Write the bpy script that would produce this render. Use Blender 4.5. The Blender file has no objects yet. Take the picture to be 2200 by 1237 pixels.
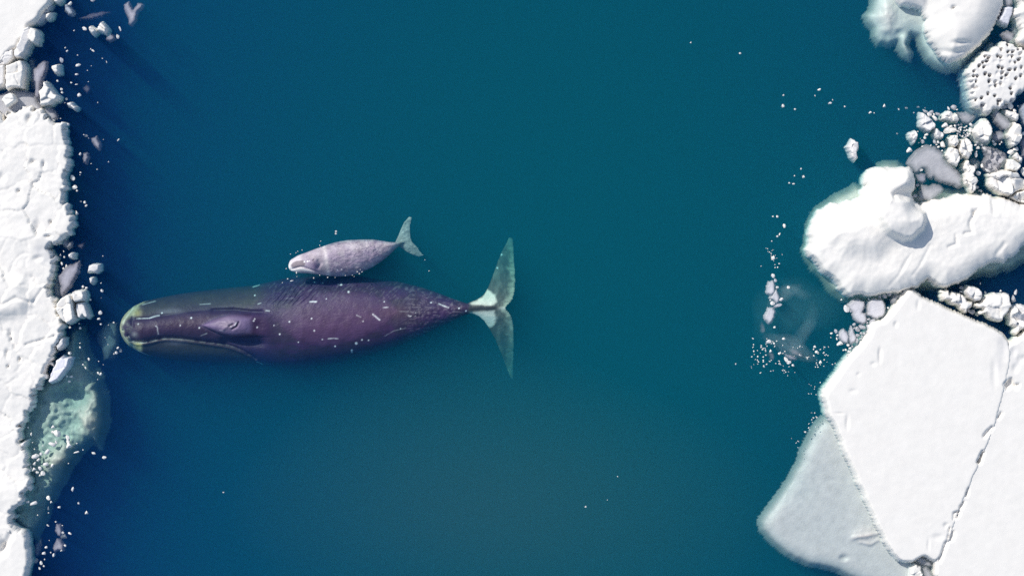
import bpy, bmesh, math, random
import numpy as np
from mathutils import Vector, Matrix

SC = bpy.context.scene
COL = SC.collection
PX = 55.0          # photograph pixels per metre on the water
CAM_H = 90.0

# ------------------------------------------------------------------ camera, sky, sun
cam = bpy.data.cameras.new("Camera")
cam_ob = bpy.data.objects.new("Camera", cam)
COL.objects.link(cam_ob)
cam_ob.location = (0, 0, CAM_H)
cam.sensor_width = 36.0
cam.lens = 36.0 * CAM_H / 40.0
cam.clip_end = 1000.0
SC.camera = cam_ob

SUN_EL = math.radians(42)
_h = Vector((0.72, -0.69, 0)).normalized()
TO_SUN = Vector((-_h.x * math.cos(SUN_EL), -_h.y * math.cos(SUN_EL), math.sin(SUN_EL)))
world = bpy.data.worlds.new("World")
SC.world = world
world.use_nodes = True
_sky = world.node_tree.nodes.new("ShaderNodeTexSky")
_sky.sky_type = 'NISHITA'
_sky.sun_disc = False
_sky.sun_elevation = SUN_EL
_sky.sun_rotation = math.atan2(TO_SUN.x, TO_SUN.y)
world.node_tree.links.new(_sky.outputs[0], world.node_tree.nodes["Background"].inputs[0])
world.node_tree.nodes["Background"].inputs[1].default_value = 0.13
sun = bpy.data.lights.new("Sun", 'SUN')
sun.energy = 3.5
sun.angle = math.radians(0.5)
sun.color = (1.0, 0.95, 0.88)
sun_ob = bpy.data.objects.new("Sun", sun)
COL.objects.link(sun_ob)
sun_ob.location = (-30, 30, 30)
sun_ob.rotation_euler = TO_SUN.to_track_quat('Z', 'Y').to_euler()
SC.view_settings.view_transform = 'Standard'
SC.view_settings.look = 'None'
SC.view_settings.exposure = 0.0
SC.view_settings.gamma = 1.0
SC.cycles.max_bounces = 8
SC.cycles.volume_bounces = 3
SC.cycles.use_denoising = False

# ------------------------------------------------------------------ helpers
def W(px, py, z=0.0):
    k = (CAM_H - z) / CAM_H / PX
    return ((px - 1100.0) * k, (618.5 - py) * k)

def hsh(ix, iy, s):
    n = (ix.astype(np.int64) * 374761393 + iy.astype(np.int64) * 668265263 + s * 974634777) & 0xffffffff
    n = ((n ^ (n >> 13)) * 1274126177) & 0xffffffff
    n = ((n ^ (n >> 16)) * 2246822519) & 0xffffffff
    return ((n ^ (n >> 15)) & 0xffff) / 65535.0

def vn(x, y, s=0):
    ix, iy = np.floor(x), np.floor(y)
    fx, fy = x - ix, y - iy
    fx = fx * fx * (3 - 2 * fx); fy = fy * fy * (3 - 2 * fy)
    a, b = hsh(ix, iy, s), hsh(ix + 1, iy, s)
    c, d = hsh(ix, iy + 1, s), hsh(ix + 1, iy + 1, s)
    return (a * (1 - fx) + b * fx) * (1 - fy) + (c * (1 - fx) + d * fx) * fy

def fbm(x, y, s=0, octs=4):
    v, a, t = 0.0, 0.5, 0.0
    for k in range(octs):
        v = v + a * vn(x * 2 ** k + 17.3 * k, y * 2 ** k - 9.1 * k, s + k); t += a; a *= 0.5
    return v / t * 2 - 1

def voro(x, y, s=0):
    ix, iy = np.floor(x), np.floor(y)
    f1 = np.full(x.shape, 9.0); f2 = f1.copy(); idh = np.zeros(x.shape); dx1 = f1 * 0; dy1 = f1 * 0
    for j in (-1, 0, 1):
        for i in (-1, 0, 1):
            cx, cy = ix + i, iy + j
            ox = cx + 0.1 + 0.8 * hsh(cx, cy, s); oy = cy + 0.1 + 0.8 * hsh(cx, cy, s + 7)
            d = np.hypot(x - ox, y - oy)
            near = d < f1
            f2 = np.where(near, f1, np.minimum(f2, d))
            idh = np.where(near, hsh(cx, cy, s + 13), idh)
            dx1 = np.where(near, x - ox, dx1); dy1 = np.where(near, y - oy, dy1)
            f1 = np.where(near, d, f1)
    return f1, f2, idh, dx1, dy1

def sstep(a, b, x):
    t = np.clip((x - a) / (b - a), 0, 1)
    return t * t * (3 - 2 * t)

def sdist(x, y, poly):
    """signed distance to a closed polygon, positive inside"""
    P = np.asarray(poly, float)
    Q = np.roll(P, -1, axis=0)
    d2 = np.full(x.shape, 1e18); inside = np.zeros(x.shape, bool)
    for (ax, ay), (bx, by) in zip(P, Q):
        ex, ey = bx - ax, by - ay
        L = ex * ex + ey * ey + 1e-12
        t = np.clip(((x - ax) * ex + (y - ay) * ey) / L, 0, 1)
        d2 = np.minimum(d2, (x - ax - t * ex) ** 2 + (y - ay - t * ey) ** 2)
        if ay != by:
            c = ((ay > y) != (by > y)) & (x < (bx - ax) * (y - ay) / (by - ay) + ax)
            inside ^= c
    d = np.sqrt(d2)
    return np.where(inside, d, -d)

def pdist(x, y, line):
    d = np.full(x.shape, 1e9)
    for (ax, ay), (bx, by) in zip(line[:-1], line[1:]):
        ex, ey = bx - ax, by - ay
        t = np.clip(((x - ax) * ex + (y - ay) * ey) / (ex * ex + ey * ey + 1e-12), 0, 1)
        d = np.minimum(d, np.hypot(x - ax - t * ex, y - ay - t * ey))
    return d

def jag(poly, amp, minlen, seed):
    rnd = random.Random(seed)
    pts = [tuple(p) for p in poly]
    while True:
        out, did = [], False
        for (ax, ay), (bx, by) in zip(pts, pts[1:] + pts[:1]):
            out.append((ax, ay))
            L = math.hypot(bx - ax, by - ay)
            if L > minlen:
                o = rnd.uniform(-amp, amp) * min(L, 0.9)
                f = rnd.uniform(0.4, 0.6)
                out.append((ax + (bx - ax) * f - (by - ay) / L * o, ay + (by - ay) * f + (bx - ax) / L * o)); did = True
        pts = out
        if not did:
            return pts

def tag(o, label=None, cat=None, group=None, kind=None):
    if label: o['label'] = label
    if cat: o['category'] = cat
    if group: o['group'] = group
    if kind: o['kind'] = kind
    return o

def link(name, me, mat=None, parent=None):
    o = bpy.data.objects.new(name, me)
    COL.objects.link(o)
    if mat: me.materials.append(mat)
    if parent: o.parent = parent
    return o

def set_col(me, rgb, alpha=1.0):
    a = me.color_attributes.new("pigment", 'FLOAT_COLOR', 'POINT')
    c = np.ones((len(me.vertices), 4), np.float32); c[:, :3] = rgb; c[:, 3] = alpha
    a.data.foreach_set("color", c.ravel())

def smooth(me, on=True):
    me.polygons.foreach_set("use_smooth", [on] * len(me.polygons))

# ------------------------------------------------------------------ materials
def ice_material(name, bump_scale, bump_strength, rough=0.55):
    m = bpy.data.materials.new(name); m.use_nodes = True
    t = m.node_tree; b = t.nodes["Principled BSDF"]
    at = t.nodes.new("ShaderNodeAttribute"); at.attribute_name = "pigment"
    tc = t.nodes.new("ShaderNodeTexCoord")
    n1 = t.nodes.new("ShaderNodeTexNoise"); n1.inputs['Scale'].default_value = bump_scale; n1.inputs['Detail'].default_value = 6
    n2 = t.nodes.new("ShaderNodeTexNoise"); n2.inputs['Scale'].default_value = 2.3; n2.inputs['Detail'].default_value = 5
    t.links.new(tc.outputs['Object'], n1.inputs['Vector']); t.links.new(tc.outputs['Object'], n2.inputs['Vector'])
    ramp = t.nodes.new("ShaderNodeMapRange"); ramp.inputs[1].default_value = 0.3; ramp.inputs[2].default_value = 0.7
    ramp.inputs[3].default_value = 0.965; ramp.inputs[4].default_value = 1.02
    t.links.new(n2.outputs['Fac'], ramp.inputs[0])
    mul = t.nodes.new("ShaderNodeMix"); mul.data_type = 'RGBA'; mul.blend_type = 'MULTIPLY'; mul.inputs[0].default_value = 1
    t.links.new(at.outputs['Color'], mul.inputs[6]); t.links.new(ramp.outputs[0], mul.inputs[7])
    t.links.new(mul.outputs[2], b.inputs['Base Color'])
    bp = t.nodes.new("ShaderNodeBump"); bp.inputs['Strength'].default_value = bump_strength; bp.inputs['Distance'].default_value = 0.05
    t.links.new(n1.outputs['Fac'], bp.inputs['Height']); t.links.new(bp.outputs[0], b.inputs['Normal'])
    b.inputs['Roughness'].default_value = rough
    b.inputs['Specular IOR Level'].default_value = 0.3
    return m

SNOW = ice_material("snow_ice", 9.0, 0.04)
WET = ice_material("wet_ice", 14.0, 0.22, 0.4)

# thin or waterlogged ice that lets the sea show through where it is thin
GLASSY = ice_material("glassy_ice", 14.0, 0.22, 0.4)
_g = GLASSY.node_tree
_g.links.new(next(n for n in _g.nodes if n.type == 'ATTRIBUTE').outputs['Alpha'], _g.nodes["Principled BSDF"].inputs['Alpha'])

def skin_material(name, bump_scale, strength, mottle):
    m = bpy.data.materials.new(name); m.use_nodes = True
    t = m.node_tree; b = t.nodes["Principled BSDF"]
    at = t.nodes.new("ShaderNodeAttribute"); at.attribute_name = "pigment"
    tc = t.nodes.new("ShaderNodeTexCoord")
    mp = t.nodes.new("ShaderNodeMapping"); mp.inputs['Scale'].default_value = (1.0, 1.8, 1.0)
    t.links.new(tc.outputs['Object'], mp.inputs['Vector'])
    n1 = t.nodes.new("ShaderNodeTexNoise"); n1.inputs['Scale'].default_value = bump_scale; n1.inputs['Detail'].default_value = 5; n1.inputs['Distortion'].default_value = 1.2
    n2 = t.nodes.new("ShaderNodeTexNoise"); n2.inputs['Scale'].default_value = 3.0; n2.inputs['Detail'].default_value = 8
    t.links.new(mp.outputs[0], n1.inputs['Vector']); t.links.new(tc.outputs['Object'], n2.inputs['Vector'])
    ramp = t.nodes.new("ShaderNodeMapRange"); ramp.inputs[1].default_value = 0.3; ramp.inputs[2].default_value = 0.7
    ramp.inputs[3].default_value = 1 - mottle; ramp.inputs[4].default_value = 1 + mottle
    t.links.new(n2.outputs['Fac'], ramp.inputs[0])
    mul = t.nodes.new("ShaderNodeMix"); mul.data_type = 'RGBA'; mul.blend_type = 'MULTIPLY'; mul.inputs[0].default_value = 1
    t.links.new(at.outputs['Color'], mul.inputs[6]); t.links.new(ramp.outputs[0], mul.inputs[7])
    t.links.new(mul.outputs[2], b.inputs['Base Color'])
    bp = t.nodes.new("ShaderNodeBump"); bp.inputs['Strength'].default_value = strength; bp.inputs['Distance'].default_value = 0.04
    t.links.new(n1.outputs['Fac'], bp.inputs['Height']); t.links.new(bp.outputs[0], b.inputs['Normal'])
    b.inputs['Roughness'].default_value = 0.5
    b.inputs['Specular IOR Level'].default_value = 0.4
    return m

def volume_material(name, scatter, absorb, aniso=0.0):
    m = bpy.data.materials.new(name); m.use_nodes = True
    t = m.node_tree; t.nodes.remove(t.nodes["Principled BSDF"])
    out = t.nodes["Material Output"]
    s = t.nodes.new("ShaderNodeVolumeScatter"); a = t.nodes.new("ShaderNodeVolumeAbsorption"); d = t.nodes.new("ShaderNodeAddShader")
    ms = max(scatter); s.inputs['Color'].default_value = (*[v / ms for v in scatter], 1); s.inputs['Density'].default_value = ms
    s.inputs['Anisotropy'].default_value = aniso
    ma = max(absorb) * 1.0001; a.inputs['Color'].default_value = (*[1 - v / ma for v in absorb], 1); a.inputs['Density'].default_value = ma
    t.links.new(s.outputs[0], d.inputs[0]); t.links.new(a.outputs[0], d.inputs[1]); t.links.new(d.outputs[0], out.inputs['Volume'])
    return m

# ------------------------------------------------------------------ water and sea floor
def box_mesh(name, a, b):
    bm = bmesh.new(); bmesh.ops.create_cube(bm, size=1)
    for v in bm.verts:
        v.co = Vector([a[i] + (v.co[i] + 0.5) * (b[i] - a[i]) for i in range(3)])
    me = bpy.data.meshes.new(name); bm.to_mesh(me); bm.free()
    return me

k = 1.0
water = link("water", box_mesh("water", (-200, -200, -29.9), (200, 200, 0)),
             volume_material("sea_water", (0.008 * k, 0.038 * k, 0.128 * k), (0.42 * k, 0.15 * k, 0.11 * k)))
tag(water, kind='structure')
fm = bpy.data.materials.new("sea_floor_mud"); fm.use_nodes = True
_b = fm.node_tree.nodes["Principled BSDF"]; _b.inputs['Roughness'].default_value = 0.9
_n = fm.node_tree.nodes.new("ShaderNodeTexNoise"); _n.inputs['Scale'].default_value = 0.2
_r = fm.node_tree.nodes.new("ShaderNodeValToRGB"); _r.color_ramp.elements[0].color = (0.02, 0.04, 0.05, 1); _r.color_ramp.elements[1].color = (0.05, 0.08, 0.08, 1)
fm.node_tree.links.new(_n.outputs['Fac'], _r.inputs[0]); fm.node_tree.links.new(_r.outputs[0], _b.inputs['Base Color'])
tag(link("sea_floor", box_mesh("sea_floor", (-210, -210, -31), (210, 210, -29.7)), fm), kind='structure')

def silt_or_tint(px, py, z, rx, ry, rz, ang, dens, absorb, wob=0.25, pw=1.1):
    """a lens of turbid water, or of tint added for shade and sheen: a soft closed volume inside the sea"""
    bm = bmesh.new(); bmesh.ops.create_icosphere(bm, subdivisions=5, radius=1)
    for v in bm.verts:
        n = 1 + wob * math.sin(3.1 * v.co.x + px) * math.cos(2.3 * v.co.y + py)
        q = max(0.0, 1 - v.co.x ** 2 - v.co.y ** 2)
        v.co = Vector((v.co.x * rx * n, v.co.y * ry * n, math.copysign(q ** pw, v.co.z) * rz))
    bmesh.ops.rotate(bm, verts=bm.verts, cent=(0, 0, 0), matrix=Matrix.Rotation(math.radians(ang), 3, 'Z'))
    me = bpy.data.meshes.new("silt_or_tint_cloud"); bm.to_mesh(me); bm.free(); smooth(me)
    o = link("silt_or_tint_cloud", me, volume_material("turbid_or_tint_water", dens, absorb))
    x, y = W(px, py, z); o.location = (x, y, z)
    tag(o, "faint milky cloud of turbid water or added tint lens below the surface", "turbid water", "milky patches in the water", 'stuff')

# ------------------------------------------------------------------ floes: relief sheets over a traced outline
SNOW_C = np.array((0.90, 0.865, 0.80)); WET_C = np.array((0.56, 0.56, 0.59)); SOAK_C = np.array((0.30, 0.33, 0.35))
_seed = [100]

def floe(name, px_poly, label, cat, fb=0.4, cell=0.06, round_w=0.35, rough=0.05, blocks=0.0, block_size=0.7,
         wet=0.0, under=18.0, margin=0.06, jagged=0.16, feats=(), parent=None, group=None, shrink=0.0, soft=1.0, flat=False, clear=None, minlen=None, wr=1.25, top=None, mat=None,
         base=None, pits=None, zbase=0.0, stain=0.0, wall=0.6, tilt=(0, 0)):
    """px_poly: outline on the water in photograph pixels; returns the mesh object"""
    _seed[0] += 1; sd0 = _seed[0]
    z_out = top if top is not None else 0.0
    poly = jag([W(x, y, z_out) for x, y in px_poly], jagged, minlen or max(cell * 2.2, 0.04), sd0)
    A = np.array(poly); lo, hi = A.min(0) - margin - 2 * cell, A.max(0) + margin + 2 * cell
    cx, cy = A.mean(0)
    nx, ny = int((hi[0] - lo[0]) / cell) + 2, int((hi[1] - lo[1]) / cell) + 2
    gx, gy = np.meshgrid(lo[0] + np.arange(nx) * cell, lo[1] + np.arange(ny) * cell)
    s = sdist(gx, gy, poly) - shrink
    h = np.full(s.shape, float(fb))
    wetm = np.full(s.shape, float(wet))
    pxx, pyy = gx * PX + 1100, 618.5 - gy * PX
    h += (gx - cx) * tilt[0] + (gy - cy) * tilt[1]
    for f in feats:
        if f[0] == 'poly':      # raised or sunk area: outline px, height, ramp m
            d = sdist(gx, gy, jag([W(x, y) for x, y in f[1]], 0.12, 0.15, sd0 + 5))
            h += f[2] * sstep(-f[3] * 0.15, f[3], d)
        elif f[0] == 'bump':    # px, py, rx, ry (px), height
            r = np.hypot((pxx - f[1]) / f[3], (pyy - f[2]) / f[4]) + 0.3 * fbm(gx * 2.5, gy * 2.5, sd0 + 9)
            h += soft * f[5] * (1 - sstep(0.0, 1.0, r))
        elif f[0] == 'line':    # crack or ridge: points px, width px, depth
            d = pdist(pxx, pyy, f[1]) + 3.0 * fbm(gx * 3, gy * 3, sd0 + 11) + 1.2 * np.abs(fbm(gx * 9, gy * 9, sd0 + 13))
            gate = sstep(-0.2, 0.25, fbm(gx * 1.3, gy * 1.3, sd0 + 12)) if len(f) > 4 else 1.0
            h += soft * f[3] * (1 - sstep(0, f[2], d)) * gate
        elif f[0] == 'wet':     # stained area
            d = sdist(gx, gy, [W(x, y) for x, y in f[1]]) + 0.18 * fbm(gx * 2.2, gy * 2.2, sd0 + 14)
            wetm = np.maximum(wetm, f[2] * sstep(-0.15, f[3], d))
    if blocks:
        f1, f2, idh, dx, dy = voro(gx / block_size + 0.25 * fbm(gx * 2, gy * 2, sd0 + 2), gy / block_size + 0.25 * fbm(gx * 2 + 5, gy * 2, sd0 + 3), sd0)
        a = idh * 6.283
        h += blocks * (idh - 0.5 + 1.6 * (np.cos(a * 3) * dx + np.sin(a * 3) * dy)) - 0.5 * blocks * (1 - sstep(0, 0.1, f2 - f1))
    h += 0.6 * rough * (fbm(gx * 1.6, gy * 1.6, sd0 + 20, 5) + 0.5 * fbm(gx * 6, gy * 6, sd0 + 21, 3))
    if pits:
        f1, f2, idh, dx, dy = voro(gx / pits + 0.45 * fbm(gx * 2, gy * 2, sd0 + 2), gy / pits + 0.45 * fbm(gx * 2 + 9, gy * 2, sd0 + 4), sd0 + 30)
        pit = (1 - sstep(0.16, 0.36, f1 + 0.12 * (idh - 0.5))) * sstep(0.15, 0.6, idh)
        h -= 0.34 * pit
        wetm = np.maximum(wetm, 0.85 * pit)
    h = np.maximum(h, 0.03 if zbase == 0 else -9)
    t = np.clip(s / round_w, 0, 1)
    e = wall * np.clip(s / (cell * wr), 0, 1) + (1 - wall) * (1 - (1 - t) ** 2)
    z = np.where(s >= 0, h * e, np.maximum(s * under, -margin * under)) + zbase
    keepv = s > -margin
    q = keepv[:-1, :-1] & keepv[1:, :-1] & keepv[:-1, 1:] & keepv[1:, 1:]
    idx = np.full(s.shape, -1, np.int64)
    used = np.zeros(s.shape, bool)
    used[:-1, :-1] |= q; used[1:, :-1] |= q; used[:-1, 1:] |= q; used[1:, 1:] |= q
    idx[used] = np.arange(used.sum())
    qq = np.zeros((q.shape[0] + 2, q.shape[1] + 2), int); qq[1:-1, 1:-1] = q
    nq = qq[:-1, :-1] + qq[1:, :-1] + qq[:-1, 1:] + qq[1:, 1:]
    rimv = used & (nq < 4)
    gsy, gsx = np.gradient(s, cell)
    gl = np.maximum(np.hypot(gsx, gsy), 0.3)
    mv = np.clip(-margin - s, -cell, cell) * rimv / gl ** 2
    V = np.stack([gx[used] + (mv * gsx)[used] - cx, gy[used] + (mv * gsy)[used] - cy, z[used]], 1)
    F = np.stack([idx[:-1, :-1][q], idx[:-1, 1:][q], idx[1:, 1:][q], idx[1:, :-1][q]], 1)
    # the flat underside, so that the floe is a closed body
    zb = float(z[used].min()) - 0.15
    bnd_q = np.zeros((q.shape[0] + 2, q.shape[1] + 2), bool); bnd_q[1:-1, 1:-1] = q
    faces = [tuple(f) for f in F.tolist()]
    nV = len(V)
    V2 = V.copy(); V2[:, 2] = zb
    faces += [(a + nV, d + nV, c + nV, b + nV) for a, b, c, d in F.tolist()]
    jj, ii = np.nonzero(q)
    for j, i in zip(jj.tolist(), ii.tolist()):
        a, b, c, d = idx[j, i], idx[j, i + 1], idx[j + 1, i + 1], idx[j + 1, i]
        for (dj, di, u, v) in ((-1, 0, a, b), (0, 1, b, c), (1, 0, c, d), (0, -1, d, a)):
            if not bnd_q[j + 1 + dj, i + 1 + di]:
                faces.append((int(v), int(u), int(u) + nV, int(v) + nV))
    me = bpy.data.meshes.new(name)
    me.from_pydata(np.concatenate([V, V2]).tolist(), [], faces)
    me.update()
    wm = wetm[used]
    if stain:
        wm = np.clip(wm + stain * sstep(0.05, 0.5, fbm(gx[used] * 1.7, gy[used] * 1.7, sd0 + 40)), 0, 1)
    bc = SNOW_C if base is None else np.array(base)
    col = bc[None] * (1 - wm[:, None]) + (WET_C if base is None else bc * 0.6)[None] * wm[:, None]
    if clear:       # opacity at the rim, in the middle, metres from the rim to full
        su = s[used]; nz = fbm(gx[used] * 5, gy[used] * 5, sd0 + 50)
        al = clear[0] + (clear[1] - clear[0]) * sstep(-margin * 0.6, clear[2], su) * (1 + 0.25 * nz)
        al = np.clip(np.where(su < -margin * 0.6, 0.0, al), 0, 1)
        al = np.concatenate([al, al * 0])
    else:
        al = 1.0
    set_col(me, np.concatenate([col, col]), al)
    smooth(me, not flat)
    o = link(name, me, GLASSY if clear else mat or (WET if wet > 0.4 else SNOW), parent)
    if parent:
        o.location = (cx - parent.location.x, cy - parent.location.y, 0)
    else:
        o.location = (cx, cy, 0)
    if label or cat:
        tag(o, label, cat, group)
    return o

# ------------------------------------------------------------------ the two whales
def interp(tab, x, col=1):
    a = np.array(tab, float)
    return np.interp(x, a[:, 0], a[:, col])

def loft(bm, rings):
    """closed surface through rings of points"""
    vr = [[bm.verts.new(p) for p in r] for r in rings]
    n = len(rings[0])
    for r0, r1 in zip(vr[:-1], vr[1:]):
        for i in range(n):
            bm.faces.new((r0[i], r0[(i + 1) % n], r1[(i + 1) % n], r1[i]))
    bm.faces.new(list(reversed(vr[0]))); bm.faces.new(vr[-1])

def whale_mesh(name, body, flukes, flippers, voxel, bump_fn, pigment_fn, mat, step=3.0):
    """body rows: px X, outline top y, outline bottom y, crest y, crest z, half height"""
    bm = bmesh.new()
    B = np.array(body, float)
    xs = np.arange(B[0, 0], B[-1, 0] + 0.01, step)
    rings = []
    for X in xs:
        T, Bo, R, zc, hh = [np.interp(X, B[:, 0], B[:, c]) for c in range(1, 6)]
        ring = []
        for i in range(64):
            a = 2 * math.pi * i / 64
            s, c = math.sin(a), math.cos(a)
            y = R + (R - T) * -s if s > 0 else R + (Bo - R) * -s
            ring.append((*W(X, y), zc - hh + hh * c))
        rings.append(ring)
    loft(bm, rings)
    for parts in [flukes] + flippers:
        rings = []
        for ax, ay, bx, by, z, th in parts:
            ring = []
            for i in range(20):
                a = 2 * math.pi * i / 20
                u = 0.5 + 0.5 * math.cos(a); v = math.sin(a)
                # blunt leading edge, fine trailing edge
                prof = v * (0.5 + 0.9 * (1 - u)) * 0.8
                x, y = W(ax + (bx - ax) * u, ay + (by - ay) * u)
                ring.append((x, y, z + prof * th * 0.5))
            rings.append(ring)
        loft(bm, rings)
    bmesh.ops.recalc_face_normals(bm, faces=bm.faces)
    me = bpy.data.meshes.new(name + "_cage"); bm.to_mesh(me); bm.free()
    tmp = bpy.data.objects.new("cage", me); COL.objects.link(tmp)
    r = tmp.modifiers.new("r", 'REMESH'); r.mode = 'VOXEL'; r.voxel_size = voxel
    s = tmp.modifiers.new("s", 'SMOOTH'); s.iterations = 4; s.factor = 0.5
    dg = bpy.context.evaluated_depsgraph_get()
    out = bpy.data.meshes.new_from_object(tmp.evaluated_get(dg))
    bpy.data.objects.remove(tmp); bpy.data.meshes.remove(me)
    out.name = name
    n = len(out.vertices)
    co = np.empty(n * 3, np.float32); out.vertices.foreach_get("co", co); co = co.reshape(n, 3).astype(float)
    nr = np.empty(n * 3, np.float32); out.vertices.foreach_get("normal", nr); nr = nr.reshape(n, 3)
    px, py = co[:, 0] * PX + 1100, 618.5 - co[:, 1] * PX
    co[:, 2] += bump_fn(px, py, co) * sstep(0.05, 0.6, nr[:, 2])
    col = pigment_fn(px, py, co, nr)
    c0 = co.mean(0); c0[2] = 0
    co -= c0
    out.vertices.foreach_set("co", co.astype(np.float32).ravel()); out.update()
    smooth(out); set_col(out, np.clip(col, 0.004, 1))
    o = link(name, out, mat); o.location = c0
    return o

def mix(c, new, f):
    f = np.clip(f, 0, 1)[:, None]
    return c * (1 - f) + np.array(new)[None] * f

def spots(px, py, lst, sharp=1.2):
    m = np.zeros(px.shape)
    for x, y, r in lst:
        near = (np.abs(px - x) < r + 4) & (np.abs(py - y) < r + 4)
        r = r * 0.8
        d = np.hypot(px[near] - x, py[near] - y)
        m[near] = np.maximum(m[near], 1 - sstep(r - sharp, r + sharp, d))
    return m

def strokes(px, py, lst, sharp=1.0):
    m = np.zeros(px.shape)
    for line, r, a in lst:
        m = np.maximum(m, a * (1 - sstep(r * 0.7 - sharp, r * 0.7 + sharp, pdist(px, py, line))))
    return m

ADULT = [  # X, top, bottom, crest y, crest z, half height
    (253, 697, 712, 705, -0.45, 0.12), (256, 685, 724, 705, -0.39, 0.25), (262, 675, 735, 706, -0.37, 0.38), (270, 666, 745, 707, -0.35, 0.5),
    (280, 657, 752, 708, -0.43, 0.6), (300, 648, 762, 707, -0.33, 0.63), (330, 640, 770, 705, -0.33, 1.05), (370, 632, 777, 704, -0.34, 1.2),
    (410, 626, 780, 703, -0.35, 1.32), (470, 619, 783, 701, -0.34, 1.43), (540, 612, 785, 698, -0.24, 1.51), (600, 598, 794, 703, -0.15, 1.5),
    (650, 594, 791, 701, -0.04, 1.51), (700, 591, 785, 699, -0.01, 1.5), (750, 590, 775, 696, 0.0, 1.4), (800, 598, 761, 693, -0.02, 1.22),
    (850, 604, 745, 689, -0.07, 1.05), (900, 615.8, 723.8, 680.8, -0.12, 0.86), (940, 629.2, 704.2, 671.2, -0.17, 0.71), (970, 641, 690, 665, -0.17, 0.57),
    (1000, 651, 676, 662, -0.17, 0.3), (1030, 655, 670, 661, -0.31, 0.22), (1060, 657, 666, 661, -0.45, 0.16), (1085, 659, 664, 661, -0.57, 0.08)]
AF = [(508, 1094, 1100, -.85, .07), (520, 1089, 1103, -.82, .10), (540, 1078, 1104, -.78, .13), (560, 1070, 1105, -.72, .15), (580, 1063, 1106, -.66, .17),
      (600, 1056, 1107, -.60, .19), (620, 1048, 1106.5, -.55, .21), (633, 1040, 1104, -.52, .23), (643, 1026, 1101, -.5, .25), (650, 1008, 1096, -.49, .27),
      (656, 1000, 1090, -.48, .28), (661, 998, 1086, -.48, .28), (666, 1000, 1088, -.48, .28), (671, 1008, 1093, -.49, .27), (680, 1030, 1098, -.5, .25),
      (690, 1041, 1101, -.53, .23), (705, 1051, 1103, -.57, .21), (730, 1065, 1104, -.64, .18), (765, 1079, 1103, -.74, .15), (795, 1090, 1102, -.84, .11), (805, 1094, 1102.5, -.87, .09), (818, 1099, 1102, -.9, .06)]
AF = [(l - 1.5, y, t + 1.5, y, z + 0.14 - 0.0065 * abs(y - 661), th) for y, l, t, z, th in AF]
A_FLIP = [[(600, 770, 665, 772, -1.5, .3), (598, 785, 672, 792, -1.75, .32), (606, 800, 682, 812, -2.1, .28), (630, 815, 690, 822, -2.5, .2), (665, 828, 692, 830, -2.8, .1)],
          [(600, 618, 665, 616, -1.5, .3), (600, 604, 672, 598, -1.9, .32), (612, 592, 682, 582, -2.3, .28), (636, 580, 690, 572, -2.7, .2), (668, 568, 692, 566, -3.0, .1)]]
UP_CREASE = [(283, 700), (280, 690), (289, 684.5), (304, 684.5), (318, 684), (339, 679), (365, 676), (400, 670), (450, 666), (500, 666), (540, 669)]
LO_CREASE = [(272, 722), (277, 731), (288, 735), (302, 735), (318, 732), (336, 727.5), (352, 725.5), (370, 726), (393, 728), (416, 731), (450, 736), (484, 741), (502, 747), (518, 754), (532, 763), (543, 772)]

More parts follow.
